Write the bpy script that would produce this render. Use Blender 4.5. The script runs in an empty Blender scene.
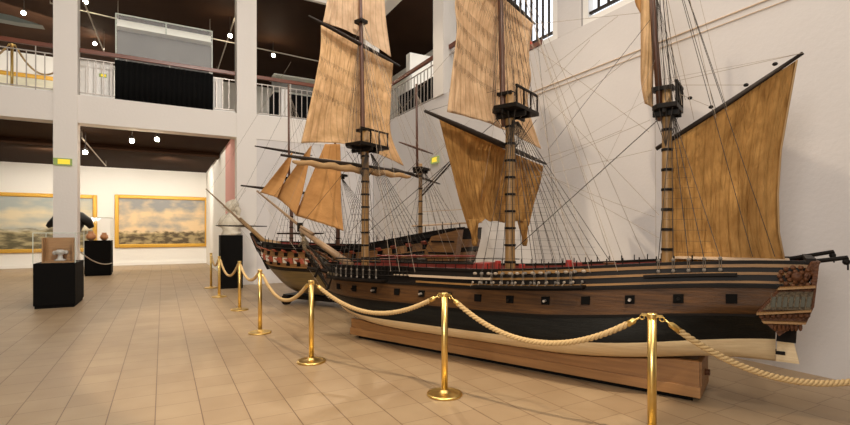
import bpy, bmesh, math, random
from mathutils import Vector, Matrix
random.seed(7)
PI = math.pi
scene = bpy.context.scene
COL = scene.collection

# ------------------------------------------------------------------ camera
CAMZ = 1.58; FPX = 473.0; HOR = 232.0; YAW = math.radians(29.0)
cs, sn = math.cos(YAW), math.sin(YAW)
cam_d = bpy.data.cameras.new('camera'); cam = bpy.data.objects.new('camera', cam_d); COL.objects.link(cam)
cam.location = (0, 0, CAMZ); cam.rotation_euler = (PI/2, 0, -YAW)
cam_d.sensor_width = 36; cam_d.lens = FPX/850*36; cam_d.shift_y = (HOR-212.5)/850
cam_d.clip_start = .05; cam_d.clip_end = 200
scene.camera = cam

# ------------------------------------------------------------------ world, light, exposure
w = bpy.data.worlds.new('world'); scene.world = w; w.use_nodes = True
bg = w.node_tree.nodes['Background']; bg.inputs[0].default_value = (1, .90, .78, 1); bg.inputs[1].default_value = .10
scene.view_settings.view_transform = 'Standard'; scene.view_settings.look = 'None'
scene.view_settings.exposure = 0.38; scene.view_settings.gamma = 1.0; scene.view_settings.use_curve_mapping = False
def area(name, loc, target, power, size, color, size_y=None):
    d = bpy.data.lights.new(name, 'AREA'); d.energy = power; d.color = color; d.shape = 'RECTANGLE'
    d.size = size; d.size_y = size_y or size
    o = bpy.data.objects.new(name, d); COL.objects.link(o); o.location = loc
    o.rotation_euler = (Vector(target)-Vector(loc)).to_track_quat('-Z', 'Y').to_euler(); return o
def spot(name, loc, target, power, angle, color, r=.06, blend=.6):
    d = bpy.data.lights.new(name, 'SPOT'); d.energy = power; d.color = color; d.spot_size = math.radians(angle)
    d.spot_blend = blend; d.shadow_soft_size = r
    o = bpy.data.objects.new(name, d); COL.objects.link(o); o.location = loc
    o.rotation_euler = (Vector(target)-Vector(loc)).to_track_quat('-Z', 'Y').to_euler(); return o
WARM = (1, .82, .60); NEUT = (1, .93, .85)
area('hall_ceiling_light', (1.0, 5.5, 10.8), (1.5, 5.5, 0), 420, 7, NEUT, 10)
spot('hall_spot_key', (2.6, -2.2, 10.2), (3.05, 6.8, 0), 2600, 34, WARM, .06, .12)
spot('hall_fill_columns', (1.5, 1.5, 9.5), (-.5, 15, 5.2), 2200, 80, NEUT, .3)  # added fill that brightens the column faces, not a fitting of the hall
spot('hall_fill_far_ship', (-2.6, 6.0, 6.5), (2.9, 10.8, .8), 900, 50, WARM, .08)  # warm fill added to lift the far ship's bow, no lamp hangs here
spot('hall_spot_gallery', (-2.4, 8.0, 8.6), (3.9, 4.6, 1.8), 900, 62, WARM, .10)
spot('hall_spot_corner', (5.4, 13.6, 8.7), (2.6, 3.6, 0), 900, 60, WARM, .08)
spot('hall_spot_stern', (.6, -2.4, 8.0), (5.4, 2.6, 3.0), 420, 60, NEUT, .10)
area('hall_low_fill', (-4.5, -1.5, 3.6), (4.0, 5.0, .5), 340, 2.5, NEUT)  # unseen frontal fill, added low to brighten the near hull under its bulge
area('lower_gallery_light', (-2.2, 21.0, 4.5), (-2.2, 21.0, 0), 330, 11, (1, .90, .76), 9)
spot('lower_wall_wash', (-3.5, 21.0, 4.4), (-4.5, 26.5, 2.4), 420, 130, (1, .90, .76), .3)
spot('lower_wall_wash_2', (.2, 21.5, 4.4), (.2, 26.5, 2.4), 360, 120, (1, .90, .76), .3)
area('upper_gallery_light', (-3.5, 20.5, 9.0), (-6.0, 25.5, 6.6), 360, 4, (1, .90, .78))
area('side_gallery_light', (9.6, 12.0, 8.6), (8.6, 13.0, 5.2), 130, 2, (1, .93, .84))

# ------------------------------------------------------------------ materials
def mat(name, col, rough=.6, metal=0, noise=0, nscale=8, col2=None, bump=0, bscale=40, stretch=(1, 1, 1), spec=.5, coat=0):
    m = bpy.data.materials.new(name); m.use_nodes = True; nt = m.node_tree; b = nt.nodes['Principled BSDF']
    b.inputs['Base Color'].default_value = (*col, 1); b.inputs['Roughness'].default_value = rough
    b.inputs['Metallic'].default_value = metal; b.inputs['Specular IOR Level'].default_value = spec
    if coat: b.inputs['Coat Weight'].default_value = coat; b.inputs['Coat Roughness'].default_value = .25
    if noise or bump:
        tc = nt.nodes.new('ShaderNodeTexCoord'); mp = nt.nodes.new('ShaderNodeMapping'); mp.inputs['Scale'].default_value = stretch
        nt.links.new(tc.outputs['Object'], mp.inputs[0])
    if noise:
        n = nt.nodes.new('ShaderNodeTexNoise'); n.inputs['Scale'].default_value = nscale; n.inputs['Detail'].default_value = 6
        nt.links.new(mp.outputs[0], n.inputs['Vector'])
        r = nt.nodes.new('ShaderNodeValToRGB'); r.color_ramp.elements[0].position = .5-noise/2; r.color_ramp.elements[1].position = .5+noise/2
        c2 = col2 or tuple(c*.6 for c in col)
        r.color_ramp.elements[0].color = (*c2, 1); r.color_ramp.elements[1].color = (*col, 1)
        nt.links.new(n.outputs['Fac'], r.inputs[0]); nt.links.new(r.outputs[0], b.inputs['Base Color'])
    if bump:
        n2 = nt.nodes.new('ShaderNodeTexNoise'); n2.inputs['Scale'].default_value = bscale; n2.inputs['Detail'].default_value = 4
        nt.links.new(mp.outputs[0], n2.inputs['Vector'])
        bp = nt.nodes.new('ShaderNodeBump'); bp.inputs['Strength'].default_value = bump; bp.inputs['Distance'].default_value = .02
        nt.links.new(n2.outputs['Fac'], bp.inputs['Height']); nt.links.new(bp.outputs[0], b.inputs['Normal'])
    return m
def emis(name, col, s):
    m = bpy.data.materials.new(name); m.use_nodes = True; nt = m.node_tree; nt.nodes.remove(nt.nodes['Principled BSDF'])
    e = nt.nodes.new('ShaderNodeEmission'); e.inputs[0].default_value = (*col, 1); e.inputs[1].default_value = s
    nt.links.new(e.outputs[0], nt.nodes['Material Output'].inputs[0]); return m
M = {}
M['wall'] = mat('hall_plaster', (.66, .63, .61), .85, noise=.6, nscale=1.6, col2=(.62, .59, .57), bump=.15, bscale=22)
M['column'] = mat('column_paint', (.74, .70, .65), .8, bump=.15, bscale=18)
M['gallery_wall'] = mat('gallery_white', (.88, .86, .81), .85, bump=.1, bscale=10)
M['pink'] = mat('pink_paint', (.72, .36, .32), .8)
M['ceil'] = mat('brown_ceiling', (.040, .019, .010), .75, noise=.5, nscale=.6, col2=(.024, .011, .006), spec=.05)
M['white'] = mat('white_paint', (.82, .80, .76), .5)
M['rail'] = mat('red_varnished_wood', (.20, .055, .025), .35, noise=.5, nscale=12, stretch=(.2, 4, 4))
M['steel'] = mat('balustrade_bar', (.42, .38, .34), .4, .5)
M['black_cloth'] = mat('black_cloth', (.004, .004, .004), .9, spec=.1)
M['black_lac'] = mat('black_lacquer', (.004, .0035, .003), .8, spec=.1)
M['brass'] = mat('polished_brass', (.88, .64, .24), .34, 1.0, noise=.4, nscale=9, col2=(.78, .54, .18))
M['gilt'] = mat('gilt_frame', (.78, .47, .07), .4, .35, noise=.5, nscale=30, col2=(.62, .32, .04), bump=.4)
M['spar'] = mat('spar_wood', (.29, .17, .06), .45, noise=.5, nscale=14, col2=(.17, .095, .035), stretch=(3, 3, .5))
M['spar_dark'] = mat('dark_spar', (.022, .015, .011), .55, spec=.2)
M['topmast'] = mat('topmast_wood', (.10, .040, .022), .45, noise=.5, nscale=10, stretch=(4, 4, .5))
M['boom'] = mat('jib_boom_wood', (.24, .15, .08), .5, noise=.5, nscale=14)
M['black_wood'] = mat('black_painted_wood', (.008, .007, .006), .45, noise=.4, nscale=9, col2=(.012, .008, .006), spec=.10)
M['hull_black'] = mat('hull_tarred_planks', (.012, .012, .010), .5, noise=.6, nscale=3, col2=(.004, .0035, .003), stretch=(.6, 2, 14), bump=.4, bscale=20, spec=.14)
M['hull_brown'] = mat('hull_brown_planks', (.125, .055, .017), .42, noise=.7, nscale=3.2, col2=(.018, .009, .005), stretch=(.7, 2, 12), bump=.3, bscale=20, spec=.2)
M['hull_cream'] = mat('hull_cream_planks', (.84, .67, .42), .5, noise=.5, nscale=4, col2=(.66, .49, .27), stretch=(.6, 2, 16), bump=.4, bscale=22)
M['gold_strip'] = mat('ochre_strake', (.32, .17, .05), .45, noise=.5, nscale=6, col2=(.17, .08, .022), stretch=(.6, 3, 6))
M['red'] = mat('red_bulwark', (.17, .018, .014), .45)
M['deck'] = mat('deck_planks', (.55, .42, .30), .6, noise=.5, nscale=6, col2=(.40, .29, .19), stretch=(.5, 20, 1))
M['carved'] = mat('carved_brown_wood', (.15, .058, .021), .5, noise=.5, nscale=30, col2=(.05, .018, .009), spec=.25, bump=.6, bscale=60)
M['carved_grey'] = mat('carved_grey_paint', (.20, .15, .09), .45, noise=.5, nscale=40, col2=(.035, .024, .015), spec=.2, bump=.7, bscale=70)
M['pane'] = mat('dark_glass', (.075, .070, .045), .3)
M['rope_dark'] = mat('tarred_rope', (.030, .024, .020), .8)
M['rope_tan'] = mat('hemp_line', (.30, .245, .19), .85)
M['rope_barrier'] = mat('barrier_rope', (.54, .37, .17), .8)
M['plinth'] = mat('plinth_board', (.35, .17, .056), .5, noise=.6, nscale=4, col2=(.21, .095, .028), stretch=(.5, 1, 9), bump=.2)
M['plinth_ledge'] = mat('plinth_ledge_board', (.40, .20, .07), .5, noise=.6, nscale=4, col2=(.27, .13, .045), stretch=(.5, 1, 9))
M['dead'] = mat('deadeye_wood', (.13, .11, .09), .6)
M['hammock'] = mat('hammock_canvas', (.30, .24, .18), .8)
M['hull2_low'] = mat('aged_varnish_planks', (.15, .095, .030), .35, noise=.5, nscale=3, col2=(.07, .045, .018), stretch=(.6, 2, 14))
M['hull2_ochre'] = mat('ochre_gun_band', (.27, .125, .035), .45, noise=.7, nscale=5, col2=(.07, .028, .010), stretch=(.8, 2, 5))
M['port_red'] = mat('red_port_lid', (.34, .075, .04), .5)
M['port_white'] = mat('pale_port_lid', (.55, .50, .42), .5)
M['plaster_cast'] = mat('plaster_cast', (.72, .66, .54), .7, noise=.5, nscale=9, col2=(.50, .44, .33), bump=.4)
M['bronze'] = mat('black_bronze', (.014, .013, .013), .35, .3)
M['box_wood'] = mat('box_wood', (.46, .26, .10), .5, noise=.6, nscale=6, col2=(.34, .18, .07), stretch=(1, 1, 5))
M['cream_pot'] = mat('ceramic', (.60, .26, .10), .3)
M['pewter'] = mat('pale_ceramic', (.6, .58, .52), .3)
M['sign_green'] = emis('exit_sign_green', (.42, .50, .16), .5)
M['sign_yellow'] = emis('exit_sign_yellow', (.95, .66, .06), .9)
M['bulb'] = emis('halogen_bulb', (1, .86, .62), 60)
M['daylight'] = emis('daylight_glass', (.90, .93, 1.0), 1.15)
M['fixture'] = mat('lamp_housing', (.05, .04, .035), .5)
M['track'] = mat('track_metal', (.45, .40, .33), .5)
M['red_ball'] = mat('red_plastic', (.8, .06, .02), .4)
M['grey_panel'] = mat('grey_display_board', (.15, .14, .12), .6, noise=.7, nscale=2.2, col2=(.08, .075, .065))

def glass(name, fac=.96, tint=(1, 1, 1)):
    m = bpy.data.materials.new(name); m.use_nodes = True; nt = m.node_tree; nt.nodes.remove(nt.nodes['Principled BSDF'])
    t = nt.nodes.new('ShaderNodeBsdfTransparent'); t.inputs[0].default_value = (*tint, 1)
    g = nt.nodes.new('ShaderNodeBsdfGlossy'); g.inputs['Roughness'].default_value = .05
    mx = nt.nodes.new('ShaderNodeMixShader'); mx.inputs[0].default_value = 1-fac
    nt.links.new(t.outputs[0], mx.inputs[1]); nt.links.new(g.outputs[0], mx.inputs[2])
    nt.links.new(mx.outputs[0], nt.nodes['Material Output'].inputs[0]); return m
M['glass'] = glass('clear_glass'); M['glass_edge'] = mat('glass_edge', (.55, .60, .52), .2)

def sailmat(name, c1, c2, trans=.35, seams=12, bs=.5):
    m = bpy.data.materials.new(name); m.use_nodes = True; nt = m.node_tree; N = nt.nodes; L = nt.links; b = N['Principled BSDF']
    b.inputs['Roughness'].default_value = .9; b.inputs['Specular IOR Level'].default_value = .1
    uv = N.new('ShaderNodeUVMap'); uv.uv_map = 'UVMap'
    no = N.new('ShaderNodeTexNoise'); no.inputs['Scale'].default_value = 5; no.inputs['Detail'].default_value = 8; no.inputs['Roughness'].default_value = .6
    L.new(uv.outputs[0], no.inputs['Vector'])
    rp = N.new('ShaderNodeValToRGB'); rp.color_ramp.elements[0].position = .32; rp.color_ramp.elements[1].position = .68
    rp.color_ramp.elements[0].color = (*c2, 1); rp.color_ramp.elements[1].color = (*c1, 1); L.new(no.outputs['Fac'], rp.inputs[0])
    wv = N.new('ShaderNodeTexWave'); wv.wave_type = 'BANDS'; wv.bands_direction = 'X'; wv.inputs['Scale'].default_value = seams/6.283*2; wv.inputs['Distortion'].default_value = .3
    L.new(uv.outputs[0], wv.inputs['Vector'])
    r2 = N.new('ShaderNodeValToRGB'); r2.color_ramp.elements[0].position = 0; r2.color_ramp.elements[1].position = .12
    r2.color_ramp.elements[0].color = (.80, .78, .74, 1); r2.color_ramp.elements[1].color = (1, 1, 1, 1); L.new(wv.outputs['Fac'], r2.inputs[0])
    mx = N.new('ShaderNodeMixRGB'); mx.blend_type = 'MULTIPLY'; mx.inputs[0].default_value = 1
    L.new(rp.outputs[0], mx.inputs[1]); L.new(r2.outputs[0], mx.inputs[2])
    # wavy wrinkle bump
    mp = N.new('ShaderNodeMapping'); mp.inputs['Scale'].default_value = (4.2, .9, 1); mp.inputs['Rotation'].default_value = (0, 0, .35); L.new(uv.outputs[0], mp.inputs[0])
    n2 = N.new('ShaderNodeTexNoise'); n2.inputs['Scale'].default_value = 2.2; n2.inputs['Detail'].default_value = 5; n2.inputs['Distortion'].default_value = .8
    L.new(mp.outputs[0], n2.inputs['Vector'])
    bp = N.new('ShaderNodeBump'); bp.inputs['Strength'].default_value = bs; bp.inputs['Distance'].default_value = .12 if bs > .6 else .07; L.new(n2.outputs['Fac'], bp.inputs['Height'])
    L.new(mx.outputs[0], b.inputs['Base Color']); L.new(bp.outputs[0], b.inputs['Normal'])
    t = N.new('ShaderNodeBsdfTranslucent'); L.new(mx.outputs[0], t.inputs[0]); L.new(bp.outputs[0], t.inputs['Normal'])
    ms = N.new('ShaderNodeMixShader'); ms.inputs[0].default_value = trans
    L.new(b.outputs[0], ms.inputs[1]); L.new(t.outputs[0], ms.inputs[2]); L.new(ms.outputs[0], N['Material Output'].inputs[0])
    return m
M['sail_pale'] = sailmat('pale_sailcloth', (.82, .63, .43), (.60, .42, .26), .38, 9)
M['sail_tan'] = sailmat('tan_sailcloth', (.78, .56, .33), (.56, .37, .19), .38, 9)
M['sail_ochre'] = sailmat('ochre_sailcloth', (.58, .34, .12), (.36, .19, .06), .42, 10, .8)
M['sail_jib'] = sailmat('brown_jib_cloth', (.62, .36, .15), (.48, .26, .10), .38, 7)

# ------------------------------------------------------------------ mesh helpers
def frame_of(d):
    d = d.normalized(); up = Vector((0, 0, 1)) if abs(d.z) < .95 else Vector((1, 0, 0))
    a = d.cross(up).normalized(); return a, a.cross(d).normalized()
class MB:
    def __init__(s): s.v = []; s.f = []; s.mi = []; s.uv = None
    def add(s, vs, fs, mi=0):
        o = len(s.v); s.v += [tuple(p) for p in vs]
        for f in fs: s.f.append(tuple(i+o for i in f)); s.mi.append(mi)
    def box(s, lo, hi, mi=0):
        (a, b, c), (d, e, f) = lo, hi
        s.add([(a,b,c),(d,b,c),(d,e,c),(a,e,c),(a,b,f),(d,b,f),(d,e,f),(a,e,f)],
              [(0,3,2,1),(4,5,6,7),(0,1,5,4),(1,2,6,5),(2,3,7,6),(3,0,4,7)], mi); return s
    def cbox(s, c, sz, mi=0): return s.box([c[i]-sz[i]/2 for i in range(3)], [c[i]+sz[i]/2 for i in range(3)], mi)
    def tube(s, pts, rs, n=6, mi=0, caps=True):
        pts = [Vector(p) for p in pts]
        if not hasattr(rs, '__len__'): rs = [rs]*len(pts)
        vs = []; k = len(pts); a0 = None
        for i, p in enumerate(pts):
            d = (pts[min(i+1, k-1)]-pts[max(i-1, 0)])
            if a0 is None: a, b = frame_of(d)
            else:
                d.normalize(); a = (a0-d*a0.dot(d)).normalized(); b = a.cross(d)
            a0 = a
            for j in range(n):
                t = 2*PI*j/n; vs.append(p+(a*math.cos(t)+b*math.sin(t))*rs[i])
        fs = [(i*n+j, i*n+(j+1) % n, (i+1)*n+(j+1) % n, (i+1)*n+j) for i in range(k-1) for j in range(n)]
        if caps: fs += [tuple(range(n))[::-1], tuple((k-1)*n+j for j in range(n))]
        s.add(vs, fs, mi); return s
    def line(s, a, b, r, n=4, mi=0, sag=0, seg=1):
        a = Vector(a); b = Vector(b)
        if sag: seg = max(seg, 8)
        pts = []
        for i in range(seg+1):
            t = i/seg; p = a.lerp(b, t); p.z -= sag*4*t*(1-t); pts.append(p)
        return s.tube(pts, r, n, mi)
    def lathe(s, prof, c=(0,0,0), n=20, mi=0, axis='z'):
        vs = []
        for r, z in prof:
            for j in range(n):
                t = 2*PI*j/n
                vs.append((c[0]+r*math.cos(t), c[1]+r*math.sin(t), c[2]+z))
        k = len(prof)
        fs = [(i*n+j, i*n+(j+1) % n, (i+1)*n+(j+1) % n, (i+1)*n+j) for i in range(k-1) for j in range(n)]
        fs += [tuple(range(n))[::-1], tuple((k-1)*n+j for j in range(n))]
        s.add(vs, fs, mi); return s
    def ball(s, c, r, sc=(1,1,1), n=10, m=7, mi=0):
        vs = []; fs = []
        for i in range(m+1):
            ph = PI*i/m
            for j in range(n):
                t = 2*PI*j/n; vs.append((c[0]+r*sc[0]*math.sin(ph)*math.cos(t), c[1]+r*sc[1]*math.sin(ph)*math.sin(t), c[2]-r*sc[2]*math.cos(ph)))
        for i in range(m):
            for j in range(n): fs.append((i*n+j, i*n+(j+1) % n, (i+1)*n+(j+1) % n, (i+1)*n+j))
        s.add(vs, fs, mi); return s
    def prism(s, poly, y0, y1, mi=0):      # poly of (x,z), extruded along y
        n = len(poly); vs = [(x, y0, z) for x, z in poly]+[(x, y1, z) for x, z in poly]
        s.add(vs, [tuple(range(n)), tuple(range(2*n-1, n-1, -1))]+[(j, j+n, (j+1) % n+n, (j+1) % n) for j in range(n)], mi); return s
    def build(s, name, mats, parent=None, smooth=False, bevel=0, solid=0):
        me = bpy.data.meshes.new(name); me.from_pydata(s.v, [], s.f)
        if not isinstance(mats, (list, tuple)): mats = [mats]
        for m in mats: me.materials.append(m)
        me.polygons.foreach_set('material_index', s.mi)
        if smooth: me.polygons.foreach_set('use_smooth', [True]*len(s.f))
        if s.uv:
            l = me.uv_layers.new(name='UVMap')
            for lp in me.loops: l.data[lp.index].uv = s.uv[lp.vertex_index]
        me.update()
        bm = bmesh.new(); bm.from_mesh(me); bmesh.ops.recalc_face_normals(bm, faces=bm.faces); bm.to_mesh(me); bm.free()
        o = bpy.data.objects.new(name, me); COL.objects.link(o)
        if parent: o.parent = parent
        if bevel: md = o.modifiers.new('b', 'BEVEL'); md.width = bevel; md.segments = 2; md.limit_method = 'ANGLE'
        if solid: md = o.modifiers.new('s', 'SOLIDIFY'); md.thickness = solid; md.offset = 0
        return o
def tag(o, label=None, cat=None, group=None, kind=None):
    if label: o['label'] = label
    if cat: o['category'] = cat
    if group: o['group'] = group
    if kind: o['kind'] = kind
    return o
def empty(name, loc, rz=0, label=None, cat=None, group=None):
    o = bpy.data.objects.new(name, None); COL.objects.link(o); o.location = loc; o.rotation_euler = (0, 0, rz); o.empty_display_size = .2
    return tag(o, label, cat, group)
def copy_tree(o, parent=None):
    c = o.copy(); COL.objects.link(c)
    if parent: c.parent = parent
    for ch in list(o.children): copy_tree(ch, c)
    return c
def struct(name, mb, m, **k): return tag(mb.build(name, m, **k), kind='structure')

# ================================================================== THE HALL
# wall X = 6.3 on the right, gallery front Y = 15, ground gallery ceiling 4.65, upper floor 5.12
WX = 6.3; GY = 15.0; ZB = 4.40; ZT = 5.12; ZU = 9.0
def floor_mat():
    m = bpy.data.materials.new('terracotta_floor_tiles'); m.use_nodes = True; nt = m.node_tree; N = nt.nodes; L = nt.links; b = N['Principled BSDF']
    tc = N.new('ShaderNodeTexCoord'); sp = N.new('ShaderNodeSeparateXYZ'); L.new(tc.outputs['Object'], sp.inputs[0])
    cb = N.new('ShaderNodeCombineXYZ'); L.new(sp.outputs['Y'], cb.inputs['X']); L.new(sp.outputs['X'], cb.inputs['Y'])
    mp = N.new('ShaderNodeMapping'); mp.inputs['Location'].default_value = (.1, .057, 0); L.new(cb.outputs[0], mp.inputs[0])
    def brick(ms, c1, c2, cm):
        k = N.new('ShaderNodeTexBrick'); k.offset = .08; k.inputs['Scale'].default_value = 1; k.inputs['Brick Width'].default_value = .36; k.inputs['Row Height'].default_value = .355
        k.inputs['Mortar Size'].default_value = ms; k.inputs['Mortar Smooth'].default_value = .3; k.inputs['Bias'].default_value = -.1
        k.inputs['Color1'].default_value = (*c1, 1); k.inputs['Color2'].default_value = (*c2, 1); k.inputs['Mortar'].default_value = (*cm, 1)
        L.new(mp.outputs[0], k.inputs['Vector']); return k
    k = brick(.0045, (.40, .29, .175), (.355, .25, .148), (.23, .155, .09))
    # the long joints run the length of the hall and are wider
    mt = N.new('ShaderNodeMath'); mt.operation = 'ADD'; mt.inputs[1].default_value = .057; L.new(sp.outputs['X'], mt.inputs[0])
    md = N.new('ShaderNodeMath'); md.operation = 'PINGPONG'; md.inputs[1].default_value = .1775; L.new(mt.outputs[0], md.inputs[0])
    # pingpong reaches zero on every second .355 line
    ms = N.new('ShaderNodeMath'); ms.operation = 'LESS_THAN'; ms.inputs[1].default_value = .0045; L.new(md.outputs[0], ms.inputs[0])
    mx = N.new('ShaderNodeMixRGB'); L.new(ms.outputs[0], mx.inputs[0]); L.new(k.outputs[0], mx.inputs[1]); mx.inputs[2].default_value = (.17, .10, .055, 1)
    n = N.new('ShaderNodeTexNoise'); n.inputs['Scale'].default_value = 2.0; n.inputs['Detail'].default_value = 7; L.new(tc.outputs['Object'], n.inputs['Vector'])
    r = N.new('ShaderNodeValToRGB'); r.color_ramp.elements[0].position = .3; r.color_ramp.elements[1].position = .7
    r.color_ramp.elements[0].color = (.86, .83, .80, 1); r.color_ramp.elements[1].color = (1, 1, 1, 1); L.new(n.outputs['Fac'], r.inputs[0])
    m2 = N.new('ShaderNodeMixRGB'); m2.blend_type = 'MULTIPLY'; m2.inputs[0].default_value = 1; L.new(mx.outputs[0], m2.inputs[1]); L.new(r.outputs[0], m2.inputs[2])
    L.new(m2.outputs[0], b.inputs['Base Color']); b.inputs['Roughness'].default_value = .42; b.inputs['Specular IOR Level'].default_value = .4
    bp = N.new('ShaderNodeBump'); bp.inputs['Strength'].default_value = .15; bp.inputs['Distance'].default_value = .01; L.new(n.outputs['Fac'], bp.inputs['Height']); L.new(bp.outputs[0], b.inputs['Normal'])
    return m
struct('floor', MB().box((-16, -4, -.12), (WX+.4, 27, 0)), floor_mat())
# right wall: lower part solid, openings above
wr = MB(); wr.box((WX, -4, 0), (WX+.4, GY, ZT-.003))
wr.box((WX, -4, ZT), (WX+.4, 2.2, 11.4)); wr.box((WX, 5.82, ZT), (WX+.4, 6.38, ZU)); wr.box((WX, -4, ZU), (WX+.4, 11, 11.4))
struct('wall_right', wr, M['wall'])
struct('wall_back', MB().box((2.0, GY+.02, 0), (WX, GY+.4, ZB+.02)), M['wall'])
struct('wall_gallery_side', MB().box((1.93, 18.0, 0), (2.3, 26.5, 4.6)), M['gallery_wall'])
struct('wall_pink', MB().box((1.93, GY+.44, 0), (2.25, 17.99, 4.6)), M['pink'])
struct('wall_gallery_back', MB().box((-16, 26.5, 0), (6, 26.9, 4.6)), M['gallery_wall'])
struct('baseboard_gallery', MB().box((-16, 26.44, 0), (2.0, 26.5, .14)), M['gallery_wall'])
struct('wall_upper_back', MB().box((-16, 25.2, ZT), (14, 25.6, ZU)), M['gallery_wall'])
struct('wall_upper_far_right', MB().box((13.6, 5, ZT), (14, 25.2, ZU)), M['gallery_wall'])
struct('ceiling_lower', MB().box((-16, GY+.45, 4.6), (14, 27, 4.95)), M['ceil'])
tr = MB()
tr.box((-16, 19.6, 4.42), (1.9, 20.2, 4.6))
struct('trim_1', tr, M['ceil'])
struct('ceiling_upper', MB().box((-16, GY+.0, ZU), (14, 27, ZU+.3)).box((WX+.4, 5, ZU), (14, GY, ZU+.3)), M['ceil'])
struct('trim_2', MB().box((-16, GY, ZB), (WX, GY+.45, ZT)), M['column'])          # gallery front beam
struct('trim_3', MB().box((-16, GY-.12, ZU-.05), (WX, GY+.0, ZU+1.6)).box((WX-.05, 11, ZU-.05), (WX+.35, GY-.12, ZU+1.6)), M['column'])
struct('floor_upper', MB().box((WX+.4, 2, ZT-.25), (14, 25.2, ZT)).box((-16, GY+.45, 4.95), (WX+.4, 25.2, ZT)), M['gallery_wall'])
struct('ceiling_hall', MB().box((-16, -4, 11.4), (WX+.4, GY, 11.6)), M['wall'])
struct('trim_4', MB().tube([(WX-.015, 1.0, 4.36), (WX-.015, 7.2, 4.30)], .010, 6).tube([(WX-.015, 1.0, 4.26), (WX-.015, 7.2, 4.22)], .007, 6), mat('beige_conduit', (.60, .47, .34), .6))
struct('wall_partition_upper', MB().box((9.6, 12.4, ZT), (9.9, 25.2, ZU)), M['gallery_wall'])
struct('wall_partition_low', MB().box((7.6, 14.8, ZT), (9.6, 15.1, 7.9)), M['gallery_wall'])

def column(x, y, w_, d_, z0, z1, label):
    o = MB().box((-w_/2, 0, z0), (w_/2, d_, z1)).build('column', M['column']); o.location = (x, y, 0)
    return tag(o, label, 'column', kind='structure')
column(-2.17, GY-.03, .5, .46, 0, ZU-.06, 'square white column rising on the left through both floors')
column(2.20, GY-.03, .56, .46, 0, ZU-.06, 'square white column at the left end of the white back wall')
column(-6.4, GY-.03, .5, .46, 0, ZU-.06, 'square white column outside the left of the view')
column(WX+.17, 10.35, .4, .52, ZT, ZU-.06, 'white column in the gallery rail on the right wall')
column(WX-.05, GY-.03, .5, .46, ZT, ZU-.06, 'white column in the corner of the gallery behind the sails')

# ---- balustrades
def balustrade(p0, p1, label, group='gallery balustrades', n=None, curb=True):
    p0 = Vector(p0); p1 = Vector(p1); L_ = (p1-p0).length; ang = math.atan2(p1.y-p0.y, p1.x-p0.x)
    r = empty('balustrade', (p0.x, p0.y, ZT), ang, label, 'balustrade', group)
    MB().box((0, -.035, 1.16), (L_, .035, 1.27)).build('handrail', M['rail'], r, bevel=.01)
    MB().box((0, -.012, 1.0), (L_, .012, 1.025)).build('top_bar', M['steel'], r)
    MB().box((0, -.012, .10), (L_, .012, .125)).build('bottom_bar', M['steel'], r)
    n = n or int(L_/.16)
    for i in range(1, n):
        x = L_*i/n; MB().box((x-.011, -.011, .125 if i % 6 else 0), (x+.011, .011, 1.0 if i % 6 else 1.16)).build('bar', M['steel'], r)
    if curb: MB().box((0, .03, .0), (L_, .10, .09)).build('kerb', M['white'], r)
    return r
balustrade((-6.1, GY+.2), (-2.44, GY+.2), 'wooden-topped balustrade at the upper left edge, before a lit painting', n=20)
balustrade((-1.90, GY+.2), (1.90, GY+.2), 'wooden-topped balustrade in front of the black drape and glass case', n=22)
balustrade((2.50, GY+.2), (6.0, GY+.2), 'wooden-topped balustrade to the right of the second column, half behind the sail', n=20)
balustrade((WX+.15, GY-.1), (WX+.15, 10.88), 'wooden-topped balustrade rising along the right gallery between the sails', n=20)
balustrade((WX+.15, 10.33), (WX+.15, 7.9), 'wooden-topped balustrade just right of the right gallery column', n=12)
# ---- windows in the right wall
def window(name, y0, y1, z1, bar_m, frame_m, n, label):
    r = empty(name, (WX, y0, ZT), 0); tag(r, kind='structure'); W = y1-y0; H = z1-ZT
    MB().box((.02, 0, 0), (.14, W, .10)).box((.02, 0, .10), (.14, .12, H)).box((.02, W-.12, .10), (.14, W, H)).build('window_frame', frame_m, r)
    MB().box((.20, 0, .0), (.22, W, H)).build('window_pane', M['daylight'], r)
    b = MB(); b.box((.04, .1, .16), (.09, W-.1, .20))
    for i in range(1, n): y = .1+(W-.2)*i/n; b.box((.05, y-.018, .2), (.08, y+.018, H))
    b.build('window_bars', bar_m, r); return r
window('window_1', 6.40, 7.9, ZU, M['spar_dark'], M['white'], 8, '')
window('window_2', 2.2, 5.80, ZU, M['spar_dark'], M['white'], 17, '')
o = MB().box((0, 0, 0), (.06, .5, .09)).build('trim_5', M['rail']); o.location = (WX-.01, 6.8, ZT+.03); tag(o, kind='structure')
o = MB().ball((0, 0, 0), .05).build('marker_ball', M['red_ball']); o.location = (WX+.03, 7.14, ZT+.17)
tag(o, 'small bright red ball at the foot of the barred window', 'ball')

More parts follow.
